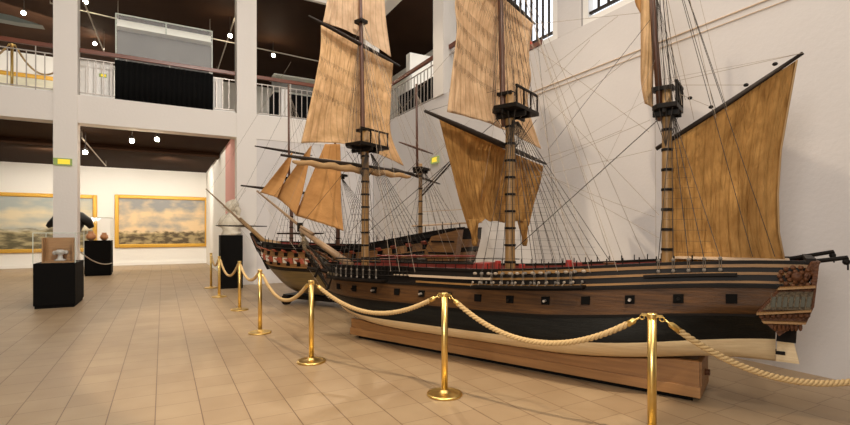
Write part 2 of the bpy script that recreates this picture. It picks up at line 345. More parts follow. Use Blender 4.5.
# ---- paintings
def painting_mat(name, sky1, sky2, land1, land2, hz, sc):
    m = bpy.data.materials.new(name); m.use_nodes = True; nt = m.node_tree; N = nt.nodes; L = nt.links; b = N['Principled BSDF']; b.inputs['Roughness'].default_value = .5
    tc = N.new('ShaderNodeTexCoord'); sp = N.new('ShaderNodeSeparateXYZ'); L.new(tc.outputs['Generated'], sp.inputs[0])
    n = N.new('ShaderNodeTexNoise'); n.inputs['Scale'].default_value = 3; n.inputs['Detail'].default_value = 8
    mp = N.new('ShaderNodeMapping'); mp.inputs['Scale'].default_value = sc; L.new(tc.outputs['Generated'], mp.inputs[0]); L.new(mp.outputs[0], n.inputs['Vector'])
    rs = N.new('ShaderNodeValToRGB'); rs.color_ramp.elements[0].position = .38; rs.color_ramp.elements[1].position = .62
    rs.color_ramp.elements[0].color = (*sky1, 1); rs.color_ramp.elements[1].color = (*sky2, 1)
    ad = N.new('ShaderNodeMath'); ad.operation = 'MULTIPLY_ADD'; ad.inputs[1].default_value = -.35; L.new(sp.outputs['Z'], ad.inputs[0])
    a2 = N.new('ShaderNodeMath'); a2.operation = 'ADD'; a2.inputs[1].default_value = .22; L.new(n.outputs['Fac'], a2.inputs[0]); L.new(a2.outputs[0], ad.inputs[2]); L.new(ad.outputs[0], rs.inputs[0])
    n2 = N.new('ShaderNodeTexNoise'); n2.inputs['Scale'].default_value = 5; n2.inputs['Detail'].default_value = 8
    m3 = N.new('ShaderNodeMapping'); m3.inputs['Scale'].default_value = (2, 1, 2.2); L.new(tc.outputs['Generated'], m3.inputs[0]); L.new(m3.outputs[0], n2.inputs['Vector'])
    rl = N.new('ShaderNodeValToRGB'); rl.color_ramp.elements[0].position = .42; rl.color_ramp.elements[1].position = .6
    rl.color_ramp.elements[0].color = (*land1, 1); rl.color_ramp.elements[1].color = (*land2, 1); L.new(n2.outputs['Fac'], rl.inputs[0])
    a = N.new('ShaderNodeMath'); a.operation = 'MULTIPLY_ADD'; a.inputs[1].default_value = .22; L.new(n2.outputs['Fac'], a.inputs[0]); L.new(sp.outputs['Z'], a.inputs[2])
    r = N.new('ShaderNodeValToRGB'); r.color_ramp.elements[0].position = hz+.09; r.color_ramp.elements[1].position = hz+.14; L.new(a.outputs[0], r.inputs[0])
    mx = N.new('ShaderNodeMixRGB'); L.new(r.outputs[0], mx.inputs[0]); L.new(rl.outputs[0], mx.inputs[1]); L.new(rs.outputs[0], mx.inputs[2])
    L.new(mx.outputs[0], b.inputs['Base Color']); return m
def painting(x0, x1, z0, z1, y, m, label):
    r = empty('framed_painting', ((x0+x1)/2, y, z0), 0, label, 'painting'); W = x1-x0; H = z1-z0; fw = .17
    MB().box((-W/2+fw, -.04, fw), (W/2-fw, -.02, H-fw)).build('canvas', m, r)
    f = MB()
    for (a, b_, c, d) in ((-W/2, -W/2+fw, 0, H), (W/2-fw, W/2, 0, H), (-W/2+fw, W/2-fw, 0, fw), (-W/2+fw, W/2-fw, H-fw, H)):
        f.box((a, -.10, c), (b_, -.005, d))
    f.build('picture_frame', M['gilt'], r, bevel=.03)
def gx(u, y):           # world X on a plane of constant Y seen at column u
    k = (u-425)/FPX; f = y/(-k*sn+cs); return f*(k*cs+sn), f
xa, fa = gx(114.5, 26.4); xb, fb = gx(208.5, 26.4)
painting(xa, xb, CAMZ-15*23.5/FPX, CAMZ+35.5*23.5/FPX, 26.5, painting_mat('painting_harbour', (.30, .30, .29), (.78, .58, .34), (.09, .06, .025), (.40, .31, .15), .26, (1.3, 1, 1.3)),
         'gilt-framed wide harbour painting on the far wall, right of the left column')
xc, fc = gx(97, 26.4)
painting(xc-6.6, xc, CAMZ-20*21.5/FPX, CAMZ+37.5*21.5/FPX, 26.5, painting_mat('painting_river', (.40, .44, .42), (.74, .64, .44), (.12, .10, .05), (.44, .37, .20), .36, (1.3, 1, 1.3)),
         'gilt-framed wide landscape painting on the far wall, behind the left column')
painting(-9.0, -3.6, 6.1, 8.15, 25.2, painting_mat('painting_upstairs', (.60, .58, .45), (.75, .70, .52), (.30, .30, .2), (.5, .48, .35), .35, (1.5, 1, 3)),
         'pale painting in an orange-gold frame on the upstairs wall at upper left')

# ---- upstairs things
x0 = gx(116, GY+.75)[0]; x1 = gx(212, GY+.75)[0]; HW = (x1-x0)/2; cxs = (x0+x1)/2
v = empty('glass_showcase', (.07, GY+.75, ZT), 0, 'large upright glass showcase standing behind the black drape upstairs', 'showcase')
MB().box((-HW, .0, 0), (HW, .9, 1.0)).build('cabinet_base', M['black_cloth'], v)
MB().box((-HW, .35, 1.0), (HW, .38, 2.24)).build('display_board', M['grey_panel'], v)
MB().box((-HW, 0, 1.0), (HW, .01, 2.56)).build('glass_pane', M['glass'], v)
MB().box((-HW, 0.02, 2.24), (HW, .9, 2.28)).box((-HW, .34, 2.28), (HW, .38, 2.55)).build('top_light_box', mat('pale_light_box', (.85, .86, .76), .4), v)
fr = MB()
for x in (-HW, 0.0, HW): fr.box((x-.015, -.02, 1.0 if x else 2.24), (x+.015, .015, 2.58))
fr.box((-HW, -.02, 2.55), (HW, .015, 2.58)); fr.build('glass_frame', M['glass_edge'], v)
dr = MB(); nn = 90; x0, x1 = -1.14, 1.42
x0 = gx(116, GY+.4)[0]; x1 = gx(212, GY+.4)[0]
vs = []; 
for i in range(nn+1):
    x = x0+(x1-x0)*i/nn; y = GY+.11+.02*math.sin(i*1.3)
    vs += [(x, y, ZT+.0), (x, y, ZT+1.08)]
dr.add(vs, [(2*i, 2*i+2, 2*i+3, 2*i+1) for i in range(nn)])
tag(dr.build('black_drape', M['black_cloth'], smooth=True, solid=.02), 'black pleated drape hanging on the middle of the gallery balustrade', 'drape')
v.location.x = cxs
a0, a1 = gx(212.6, GY+.5)[0], gx(222, GY+.5)[0]
struct('trim_6', MB().box((a0, GY+.46, ZT), (a1, GY+.75, ZT+1.1)), M['white'])
a0, a1 = gx(80, GY+.6)[0], gx(113, GY+.6)[0]
struct('trim_7', MB().box((a0, GY+.60, ZT), (a1, GY+.8, ZT+1.10)), mat('lit_tone_white', (.93, .91, .87), .6))  # white raised so the gallery light on this panel sits in its colour
a0, a1 = gx(281, GY+.5)[0], gx(289, GY+.5)[0]
struct('trim_8', MB().box((a0, GY+.46, ZT), (a1, GY+.7, ZT+1.05)), M['white'])
v2 = empty('glass_showcase', (3.9, GY+.75, ZT), 0, 'smaller glass showcase upstairs right of the second column, beside the sail', 'showcase')
MB().box((-.75, 0, 0), (1.6, .8, 1.0)).build('cabinet_base', M['black_cloth'], v2)
MB().box((-.75, .4, 1.0), (1.6, .43, 1.55)).build('display_board', M['grey_panel'], v2)
MB().box((-.75, 0, 1.0), (1.6, .01, 1.6)).build('glass_pane', M['glass'], v2)
MB().box((-.75, .0, 1.56), (1.6, .8, 1.6)).box((-.75, .0, 1.0), (1.6, .38, 1.06)).build('top_light_box', bpy.data.materials['pale_light_box'], v2)
o = MB().box((-1.9, 0, 0), (1.9, .6, 1.0)).build('low_cabinet', M['black_cloth']); o.location = (7.5, 12.4, ZT); o.rotation_euler.z = PI/2
tag(o, 'low dark cabinet behind the right gallery balustrade', 'cabinet')
# suspended model under the upstairs ceiling
o = MB().prism([(-1.3, 0), (-.6, .26), (.2, .22), (.9, .08), (1.3, 0), (.4, -.04)], -.25, .25).build('hanging_boat_model', mat('dark_green_paint', (.12, .14, .12), .4)); o.scale = (.62, .62, .62); o.location = (gx(8, 17.5)[0], 17.5, CAMZ+202*14/FPX)
tag(o, 'small grey boat model hanging under the upstairs ceiling at upper left', 'model boat')
def make_stanchion():
    r = empty('rope_stanchion', (0, 0, 0))
    MB().lathe([(.168, 0), (.174, .010), (.170, .022), (.14, .026), (.135, .022), (.06, .030), (.045, .040), (.036, .055)], n=32).build('base', M['brass'], r, smooth=True)
    MB().lathe([(.031, .06), (.031, .955)], n=20).build('pole', M['brass'], r, smooth=True)
    MB().lathe([(.031, .955), (.036, .96), (.036, .985), (.030, .992)], n=20).box((-.07, -.012, .966), (.07, .012, .984)).build('cap', M['brass'], r)
    for sx in (-1, 1):
        h = MB(); pts = [(sx*(.068+.016*math.sin(a)), 0, .955+.016*math.cos(a)) for a in [i*2*PI/10 for i in range(11)]]
        h.tube(pts, .005, 6).build('hook_ring', M['brass'], r)
    return r
def rope(a, b, sag, label, n=70, rad=.0125, group='barrier ropes'):
    a = Vector(a); b = Vector(b); org = a.copy(); L_ = (b-a).length
    r = empty('barrier_rope', org, 0, label, 'rope', group)
    def P(t):
        p = a.lerp(b, t); p.z -= sag*(1-(2*t-1)**2)*(1); return p-org
    N_ = int(max(60, L_*90)); strands = MB()
    for k in range(3):
        pts = []
        for i in range(N_+1):
            t = .045+.91*i/N_; p = P(t); d = (P(t+.005)-P(t-.005)).normalized(); u, w_ = frame_of(d)
            ph = t*L_*2*PI/.105+k*2*PI/3; pts.append(p+(u*math.cos(ph)+w_*math.sin(ph))*rad*1.05)
        strands.tube(pts, rad, 6)
    strands.build('twisted_cord', M['rope_barrier'], r, smooth=True)
    for t0, t1 in ((.0, .05), (1.0, .95)):
        MB().tube([P(t0), P(t0+(t1-t0)*.3), P(t0+(t1-t0)*.45), P(t1)], [.006, .008, .022, .024], 10).build('end_cap', M['brass'], r, smooth=True)
    return r
ST = [(3.10, 2.20), (2.39, 3.92), (1.58, 5.70), (1.33, 7.72), (1.36, 10.2), (1.20, 12.5), (1.19, 14.6)]
proto = make_stanchion()
names = ['brass rope stanchion nearest the viewer, its base cut off by the picture edge', 'brass rope stanchion with full round base before the middle of the near hull',
         'brass rope stanchion before the bow of the near ship', 'fourth brass rope stanchion counted from the viewer, left of the far ship bow',
         'brass rope stanchion with its base beside the black bust pedestal, fifth from the viewer', 'brass rope stanchion second from the far end of the line', 'farthest brass rope stanchion, at the end of the line']
ST.append((5.15, .95)); names.append('brass rope stanchion outside the right edge of the view')
for i, (x, y) in enumerate(ST):
    o = proto if i == 0 else copy_tree(proto)
    if i == 7: d = Vector((2.05, -1.25))
    else:
        j = min(i, 5); d = Vector((ST[j+1][0]-ST[j][0], ST[j+1][1]-ST[j][1]))
    o.location = (x, y, 0); o.rotation_euler = (0, 0, math.atan2(d.y, d.x)); tag(o, names[i], 'stanchion', 'brass rope stanchions')
def hk(i, j):
    a = Vector(ST[i]); b = Vector(ST[j]); d = (b-a).normalized()
    return (a.x+d.x*.085, a.y+d.y*.085, .95), (b.x-d.x*.085, b.y-d.y*.085, .95)
rl = [(0, 1, .30, 'twisted tan barrier rope between the nearest and second stanchions'), (1, 2, .25, 'twisted tan barrier rope crossing the near hull left of the second stanchion'),
      (2, 3, .31, 'tan barrier rope hanging before the far ship bow, third and fourth stanchions'), (3, 4, .22, 'tan barrier rope between the fourth and fifth stanchions'),
      (4, 5, .34, 'tan barrier rope sagging before the black bust pedestal'), (5, 6, .25, 'tan barrier rope between the two farthest stanchions'),
      (0, 7, .45, 'thick twisted barrier rope sagging to the right edge under the stern')]
for i, j, s_, l in rl: a, b = hk(i, j); rope(a, b, s_, l)
# upstairs stanchion with rope
ux, uf = gx(12, GY+.9)
us = copy_tree(proto); us.location = (ux, GY+.9, ZT); us.scale = (1, 1, 1.35); us.rotation_euler = (0, 0, 0); tag(us, 'brass stanchion upstairs behind the balustrade at upper left', 'stanchion', 'brass rope stanchions upstairs')
rope((ux+.08, GY+.9, ZT+1.28), (-2.2, GY+.9, ZT+1.25), .62, 'rope hanging right of the upstairs brass stanchion', group='upstairs ropes')
rope((ux-.08, GY+.9, ZT+1.28), (-5.0, GY+.9, ZT+1.25), .62, 'rope hanging left of the upstairs brass stanchion', group='upstairs ropes')

# ---- display cases, busts
def display_case(x, y, w_, d_, zb, zt, label):
    r = empty('display_case', (x, y, 0), 0, label, 'display case')
    MB().box((-w_/2+.02, .02, 0), (w_/2-.02, d_-.02, .06)).build('plinth_foot', M['black_lac'], r)
    MB().box((-w_/2, 0, .06), (w_/2, d_, zb)).build('base', M['black_lac'], r, bevel=.006)
    g = MB(); t = .01
    g.box((-w_/2, 0, zb), (w_/2, t, zt)); g.box((-w_/2, d_-t, zb), (w_/2, d_, zt)); g.box((-w_/2, t, zb), (-w_/2+t, d_-t, zt)); g.box((w_/2-t, t, zb), (w_/2, d_-t, zt)); g.box((-w_/2, 0, zt), (w_/2, d_, zt+t))
    g.build('glass_cover', M['glass'], r)
    e = MB()
    for sx in (-1, 1):
        for yy in (0, d_): e.cbox((sx*w_/2, yy, (zb+zt)/2), (.014, .014, zt-zb))
    for yy in (0, d_): e.cbox((0, yy, zt), (w_, .014, .014))
    for sx in (-1, 1): e.cbox((sx*w_/2, d_/2, zt), (.014, d_, .014))
    e.build('glass_edges', M['glass_edge'], r)
    return r
display_case(-1.965, 12.3, .70, 1.25, .93, 1.56, 'glass display case on a tall black base before the left column')
r = empty('wooden_chest', (-1.93, 12.5, .93), 0, 'open wooden chest holding a pale instrument inside the nearer display case', 'chest')
MB().box((-.28, 0, 0), (.26, .3, .03)).box((-.28, .27, .03), (.26, .3, .53)).box((-.28, 0, .03), (-.26, .27, .53)).box((.24, 0, .03), (.26, .27, .53)).build('box_body', M['box_wood'], r)
o = MB().lathe([(.10, 0), (.11, .02), (.05, .05), (.04, .12), (.09, .16), (.11, .20), (.05, .24)], n=18).ball((-.09, 0, .17), .05).ball((.10, 0, .18), .045).build('brass_instrument', M['pewter'], smooth=True)
o.location = (-1.92, 12.64, .965); tag(o, 'pale metal instrument inside the open wooden chest', 'instrument')
display_case(-2.05, 20.6, .80, .8, 1.27, 2.1, 'farther glass display case on a black base holding two pots')
for (x, s_, l) in ((-2.28, 1.0, 'round brown pot on the left in the farther display case'), (-1.88, .85, 'small brown bowl on the right in the farther display case')):
    o = MB().lathe([(.06*s_, 0), (.13*s_, .05), (.16*s_, .13*s_), (.13*s_, .22*s_), (.08*s_, .28*s_), (.10*s_, .33*s_)], n=18).build('clay_pot', M['cream_pot'], smooth=True)
    o.location = (x, 20.9, 1.275); tag(o, l, 'pot')
o = MB().line((0, 0, 0), (.30, 5.15, -.60), .016, 6, sag=.15).build('cord', M['track'], smooth=True); o.location = (-1.92, 15.44, 1.05); tag(o, 'pale cord sagging between the left column and the farther display case', 'cord')
# black bust behind the left column
bx_, bf_ = gx(69.5, 16.6)
b = empty('black_bust', (bx_, 16.6, 0), 0, 'black bronze bust with broad shoulders, mostly hidden behind the left column', 'bust')
MB().box((-.22, -.2, 0), (.22, .2, 1.25)).build('pedestal', M['black_lac'], b)
bb = MB(); bb.tube([(0, 0, 1.25), (0, 0, 1.5), (0, 0, 1.75), (0, 0, 2.05), (0, 0, 2.25), (0, 0, 2.35)], [.12, .22, .34, .28, .10, .09], 16)
bb.tube([(-.50, 0, 1.72), (-.44, 0, 1.78), (-.25, 0, 1.95), (0, 0, 2.05), (.25, 0, 1.98), (.44, 0, 1.86), (.52, 0, 1.70)], [.05, .09, .16, .2, .17, .12, .07], 12)
bb.ball((0, 0, 2.5), .17, (.8, .9, 1.1)); bb.ball((0, -.16, 2.48), .035)
bb.build('figure', M['bronze'], b, smooth=True)
# white bust on black pedestal
b = empty('plaster_bust', (1.70, 14.45, 0), 0, 'pale carved bust turned left on a tall black pedestal at the end of the ropes', 'bust')
MB().box((-.30, -.25, 0), (.28, .25, 1.49)).build('pedestal', M['black_lac'], b)
bb = MB(); bb.tube([(0, 0, 1.49), (0, 0, 1.55), (-.02, 0, 1.62), (0, 0, 1.80), (.02, 0, 1.95), (.02, 0, 2.08), (.0, 0, 2.15)], [.26, .27, .20, .30, .25, .12, .10], 16)
bb.tube([(-.28, -.02, 1.72), (-.2, 0, 1.92), (0, 0, 2.0), (.22, 0, 1.92), (.27, 0, 1.7)], [.08, .12, .16, .12, .09], 10)
bb.ball((-.03, 0, 2.30), .15, (.9, .85, 1.15)); bb.ball((-.18, 0, 2.29), .035); bb.ball((.06, 0, 2.36), .15, (1, .9, 1)); bb.ball((.12, 0, 2.25), .09)
bb.tube([(.12, 0, 2.35), (.2, 0, 2.2), (.2, 0, 2.02)], [.06, .07, .03], 8)
bb.build('figure', M['plaster_cast'], b, smooth=True)
# exit signs
def sign(loc, rz, label):
    r = empty('exit_sign', loc, rz, label, 'sign'); MB().box((-.19, -.05, -.085), (.19, 0, .085)).build('housing', M['sign_green'], r)
    MB().box((-.10, -.056, -.06), (.15, -.051, .06)).build('lit_face', M['sign_yellow'], r); return r
f63 = gx(63, GY)[1]
sign((gx(63, GY-.04)[0], GY-.04, CAMZ+70*f63/FPX), 0, 'small lit green and yellow exit sign on the left column')
kk = (436-425)/FPX; fw_ = WX/(kk*cs+sn); 
sign((WX-.01, fw_*(-kk*sn+cs), CAMZ+72*fw_/FPX), -PI/2, 'small lit exit sign on the right wall between the ship masts')
sg = sign((gx(103, GY+.60)[0], GY+.60, ZT+.74), 0, 'small green and yellow sign on the white panel upstairs'); sg.scale = (.45, .6, .5)
# ---- lamps and tracks
def lamp(u, v_, y, label, power=0):
    x, f = gx(u, y); z = CAMZ+(HOR-v_)*f/FPX
    r = empty('spotlight', (x, y, z), 0, label, 'spotlight', 'ceiling spotlights')
    MB().lathe([(.03, .10), (.07, .05), (.075, -.02), (.06, -.03)], n=14).build('lamp_housing', M['fixture'], r, smooth=True)
    MB().ball((0, -.06, -.05), .062).build('bulb', M['bulb'], r, smooth=True)
    top = 4.6 if z < 4.6 else ZU
    MB().line((0, 0, .08), (0, 0, top-z), .012).build('stem', M['fixture'], r)
    if power:
        d = bpy.data.lights.new('lamp_light', 'POINT'); d.energy = power*.6; d.color = WARM; d.shadow_soft_size = .08
        l = bpy.data.objects.new('lamp_light', d); COL.objects.link(l); l.location = (x, y-.12, z-.12)
for u, v_, y, pw, lb in ((85.5, 151, 17.5, 30, 'bright ceiling spotlight just right of the left column, ground floor'), (132, 139.5, 16.2, 12, 'left of the two small spotlights under the ground floor ceiling'),
                     (157, 138, 16.2, 14, 'right of the two small spotlights under the ground floor ceiling'), (24, 12, 19, 40, 'bright spotlight upstairs at the upper left corner'),
                     (86, 1, 17.5, 30, 'bright spotlight upstairs at the top edge beside the left column'), (95, 43, 22, 15, 'small spotlight low on the track above the white panel upstairs'),
                     (230, 35, 17.5, 40, 'bright spotlight upstairs just left of the second column'), (273, 54.5, 19, 40, 'bright spotlight upstairs just right of the second column'),
                     (389, 12, 14.94, 40, 'bright spotlight upstairs right of the near ship fore topgallant sail')):
    lamp(u, v_, y, lb, pw)
def track(u0, v0, y0, u1, v1, y1, label, top=None):
    x0, f0 = gx(u0, y0); x1, f1 = gx(u1, y1)
    za = CAMZ+(HOR-v0)*f0/FPX; zb_ = CAMZ+(HOR-v1)*f1/FPX; tp_ = 4.6 if za < 4.65 else ZU
    m = MB().line((0, 0, 0), (x1-x0, y1-y0, zb_-za), .022, 6).line((0, 0, 0), (0, 0, max(.01, tp_-za-.01)), .006).line((x1-x0, y1-y0, zb_-za), (x1-x0, y1-y0, max(.01, tp_-za-.01)), .006); o = m.build('light_track', M['track']); o.location = (x0, y0, CAMZ+(HOR-v0)*f0/FPX)
    tag(o, label, 'light track')
track(84, 2, 15.9, 104, 52, 21, 'pale light track running back above the white panel upstairs')
track(238, 8, 16.5, 217, 72, 23, 'pale slanting light track left of the second column upstairs')
track(50, 3, 18, 118, 19, 18, 'thin pale rail across the upstairs ceiling behind the left column')
track(210, 38, 18, 322, 62, 18, 'thin pale rail across the upstairs ceiling behind the second column')
track(82, 138, 17, 106, 166, 24, 'pale light track on the ground floor ceiling by the left column')
track(384, 22, 17, 432, 38, 17, 'pale rail under the ceiling behind the right gallery balustrade')
# ================================================================== SHIPS
DANG = math.atan2(.914, -.407)
class Ship:
    def __init__(s, origin, label, DANG=DANG):
        s.o = Vector((origin[0], origin[1], 0)); s.root = empty('model_ship', s.o, DANG, label, 'model ship')
        s.R = Matrix.Rotation(-DANG, 3, 'Z')
    def ray(s, u, v_):
        k = (u-425)/FPX; d = Vector((k*cs+sn, -k*sn+cs, (HOR-v_)/FPX)); c = Vector((0, 0, CAMZ))-s.o
        return s.R @ c, s.R @ d
    def py(s, u, v_, y=0):      # point on a lengthwise plane at offset y (near side positive)
        c, d = s.ray(u, v_); t = (y-c.y)/d.y; return c+d*t
    def px(s, u, v_, x):        # point on the athwart plane at station x
        c, d = s.ray(u, v_); t = (x-c.x)/d.x; return c+d*t
def smooth(a, b, x):
    t = min(1, max(0, (x-a)/(b-a))); return t*t*(3-2*t)
class Hull:
    def __init__(s, P, Ltop, x_stern_low, x_stern_top, x_bow, beam, keel, rail, rake=.34, rh=.32):
        s.__dict__.update(P=P, xs0=x_stern_low, xs1=x_stern_top, xb=x_bow, B=beam, keel=keel, rail=rail, rake=rake, rh=rh)
    def ends(s, h):
        a = s.xs0+(s.xs1-s.xs0)*smooth(.35, 1, h)**.9
        b = s.xb-s.rake*(1-min(1, h/s.rh))**2.0
        return a, b
    def half(s, x, h):
        hh = min(1, h/.33); sec = (1-(1-hh)**2.8)**(1/2.0)
        if h > .5: sec *= 1-.13*((h-.5)/.5)**1.4
        up = .70+.30*smooth(0, .38, x) if x < .72 else (max(0, 1-((x-.72)/.28)**2.3))**.55
        lo = smooth(-.09, .22, x)**1.1*(1-smooth(.66, .995, x)**1.6)
        k = smooth(.05, .80, h)
        if x < .3: k = smooth(.22, .62, h)
        w_ = lo*(1-k)+up*k
        return max(.025, s.B*sec*w_)
    def pt(s, x, h, side=1):
        a, b = s.ends(h); X = a+(b-a)*x; zk = s.keel(x); zr = s.rail(x)
        return Vector((X, side*s.half(x, h), zk+(zr-zk)*h))
    def at(s, X, h, side=1):
        a, b = s.ends(h); return s.pt((X-a)/(b-a), h, side)
    def build(s, root, bands, deck_h, inner, deckm, capm, nx=70):
        hs = []
        for i, (h0, h1, m) in enumerate(bands):
            k = max(1, int((h1-h0)/.045))
            for j in range(k): hs.append((h0+(h1-h0)*j/k, i))
        hs.append((1.0, len(bands)-1)); mats = [b[2] for b in bands]
        m = MB(); nh = len(hs)
        for side in (1, -1):
            vs = [s.pt(i/nx, hs[j][0], side) for i in range(nx+1) for j in range(nh)]
            for j in range(nh-1):
                m.add([], []); 
            o = len(m.v); m.v += [tuple(p) for p in vs]
            for i in range(nx):
                for j in range(nh-1):
                    m.f.append((o+i*nh+j, o+(i+1)*nh+j, o+(i+1)*nh+j+1, o+i*nh+j+1)); m.mi.append(hs[j][1])
        oo = (nx+1)*nh
        for j in range(nh-1):   # stern closure and keel strip, stem
            m.f.append((j, j+1, oo+j+1, oo+j)); m.mi.append(hs[j][1])
            q = nx*nh; m.f.append((q+j, oo+q+j, oo+q+j+1, q+j+1)); m.mi.append(hs[j][1])
        for i in range(nx): m.f.append((i*nh, oo+i*nh, oo+(i+1)*nh, (i+1)*nh)); m.mi.append(0)
        hull = m.build('hull', mats, root, smooth=True)
        # inner bulwark, deck
        inn = MB(); t = .045; vs = []
        for side in (1, -1):
            for i in range(nx+1):
                x = min(.985, max(.012, i/nx))
                for h in (deck_h, 1.0):
                    p = s.pt(x, h, side); w_ = max(.005, abs(p.y)-t); vs.append((p.x, side*w_, p.z))
        k = (nx+1)*2
        fs = [(b0+i*2, b0+i*2+2, b0+i*2+3, b0+i*2+1) for b0 in (0, k) for i in range(nx)]
        inn.add(vs, fs); inn.build('inner_bulwark', inner, root, solid=.012)
        dk = MB(); dk.add([vs[b0+i*2] for b0 in (0, k) for i in range(nx+1)], [(i, i+1, nx+1+i+1, nx+1+i) for i in range(nx)]); dk.build('deck', deckm, root, solid=.02)
        cp = MB(); 
        for side in (1, -1):
            vs = []
            for i in range(nx+1):
                x = min(.985, max(.0, i/nx)); p = s.pt(x, 1.0, side); w0 = abs(p.y)+.018; w1 = max(.002, abs(p.y)-.055)
                vs += [(p.x, side*w0, p.z-.012), (p.x, side*w0, p.z+.016), (p.x, side*w1, p.z+.016), (p.x, side*w1, p.z-.012)]
            fs = []
            for i in range(nx):
                for a in range(4): fs.append((i*4+a, i*4+(a+1) % 4, i*4+4+(a+1) % 4, i*4+4+a))
            cp.add(vs, fs)
        cp.build('rail_cap', capm, root)
        return hull
    def strake(s, root, name, h, m, th=.012, hh=.016, x0=.0, x1=.97, n=60, side=(1, -1), parent=None):
        b = MB()
        for sd in side:
            vs = []
            for i in range(n+1):
                x = x0+(x1-x0)*i/n; p = s.pt(x, h, sd)
                for dy, dz in ((-.01, -hh), (th, -hh), (th, hh), (-.01, hh)): vs.append((p.x, p.y+sd*dy, p.z+dz))
            b.add(vs, [(i*4+a, i*4+(a+1) % 4, i*4+4+(a+1) % 4, i*4+4+a) for i in range(n) for a in range(4)]+[(0, 1, 2, 3), (n*4+3, n*4+2, n*4+1, n*4)])
        return b.build(name, m, root)

def sail(name, root, corners, m, belly=Vector((0, 0, 0)), edges=None, nu=28, nv=32, wr=.02, seed=0, foot=0, rag=0, label=None, reefs=()):
    # corners: head-left, head-right, foot-left, foot-right ; edges = (left pts, right pts) extra curvature
    TL, TR, BL, BR = [Vector(c) for c in corners]; rnd = random.Random(seed); ph = [rnd.uniform(0, 6) for _ in range(8)]
    el = edges[0] if edges else None; er = edges[1] if edges else None
    def edge(a, b, mids, t):
        pts = [a]+[Vector(p) for p in (mids or [])]+[b]; n = len(pts)-1
        if n == 1: return a.lerp(b, t)
        ds = [0]
        for i in range(n): ds.append(ds[-1]+(pts[i+1]-pts[i]).length)
        q = t*ds[-1]
        i = 0
        while i < n-1 and q > ds[i+1]: i += 1
        lt = (q-ds[i])/(ds[i+1]-ds[i])
        p0 = pts[max(0, i-1)]; p1 = pts[i]; p2 = pts[i+1]; p3 = pts[min(n, i+2)]
        return .5*((2*p1)+(p2-p0)*lt+(2*p0-5*p1+4*p2-p3)*lt*lt+(3*p1-p0-3*p2+p3)*lt**3)
    b = MB(); b.uv = []; w_ = (TR-TL).length; hgt = (BL-TL).length
    nrm = belly.normalized() if belly.length > 0 else (TR-TL).cross(BL-TL).normalized()
    vs = []
    for j in range(nv+1):
        t = j/nv; L_ = edge(TL, BL, el, t); R_ = edge(TR, BR, er, t)
        for i in range(nu+1):
            s_ = i/nu; p = L_.lerp(R_, s_)
            sh = math.sin(PI*s_)
            p = p+belly*sh**.8*math.sin(PI*min(1, t*.85+.0))**.8
            p.z += foot*sh*t**4
            if rag: p.z += rag*t**6*(math.sin(s_*14+ph[0])*.5+math.sin(s_*33+ph[1])*.3)
            env = min(1, 6*min(s_, 1-s_)+.25)
            wv = wr*env*(math.sin(s_*21+ph[0]+2*math.sin(t*4+ph[1]))*.5*t**.5+math.sin(t*9+s_*5+ph[2])*.35+math.sin(s_*43+t*7+ph[3])*.25*t)
            vs.append(p+nrm*wv); b.uv.append((s_*w_, -t*hgt))
    b.add(vs, [(j*(nu+1)+i, j*(nu+1)+i+1, (j+1)*(nu+1)+i+1, (j+1)*(nu+1)+i) for j in range(nv) for i in range(nu)])
    o = b.build(name, m, root, smooth=True, solid=.006)
    if reefs:
        rb = MB()
        for t in reefs:
            j = int(t*nv)
            for i in range(nu*2):
                s_ = (i+.5)/(nu*2)*nu; i0 = int(s_); fr_ = s_-i0
                k = rnd.uniform(.05, .11)/(hgt/nv); 
                def W(jj):
                    j0 = min(nv-1, int(jj)); g = jj-j0; q = lambda a_, c_: vs[min(nv, a_)*(nu+1)+min(nu, c_)]
                    return q(j0, i0).lerp(q(j0, i0+1), fr_).lerp(q(j0+1, i0).lerp(q(j0+1, i0+1), fr_), g)
                off = Vector((-.012, 0, 0)); rb.tube([W(j)+off, W(j+k)+off+Vector((0, rnd.uniform(-.01, .01), 0))], .0018, 3)
        o2 = rb.build('reef_points', M['rope_dark'], o); o2['kind'] = 'stuff'
    if label: o['label'] = label
    return o
def yard(name, root, a, b, r, m, furled=None, fr=.05):
    a = Vector(a); b = Vector(b); pts = [a.lerp(b, t) for t in (0, .2, .5, .8, 1)]
    o = MB().tube(pts, [r*.45, r*.85, r*1.1, r*.85, r*.45], 10).build(name, m, root, smooth=True)
    return o
def mast(name, root, x, y, z0, z1, r0, r1, m, rings=0, lean=0):
    k = 9; pts = [(x+lean*i/k, y, z0+(z1-z0)*i/k) for i in range(k+1)]
    o = MB().tube(pts, [r0+(r1-r0)*i/k for i in range(k+1)], 14).build(name, m, root, smooth=True)
    if rings:
        for i in range(1, rings+1):
            z = z0+(z1-z0)*i/(rings+1); rr = (r0+(r1-r0)*i/(rings+1))*1.12
            MB().lathe([(rr, -.014), (rr*1.03, 0), (rr, .014)], (x, y, z), 14).build('mast_band', M['black_wood'], o)
    return o
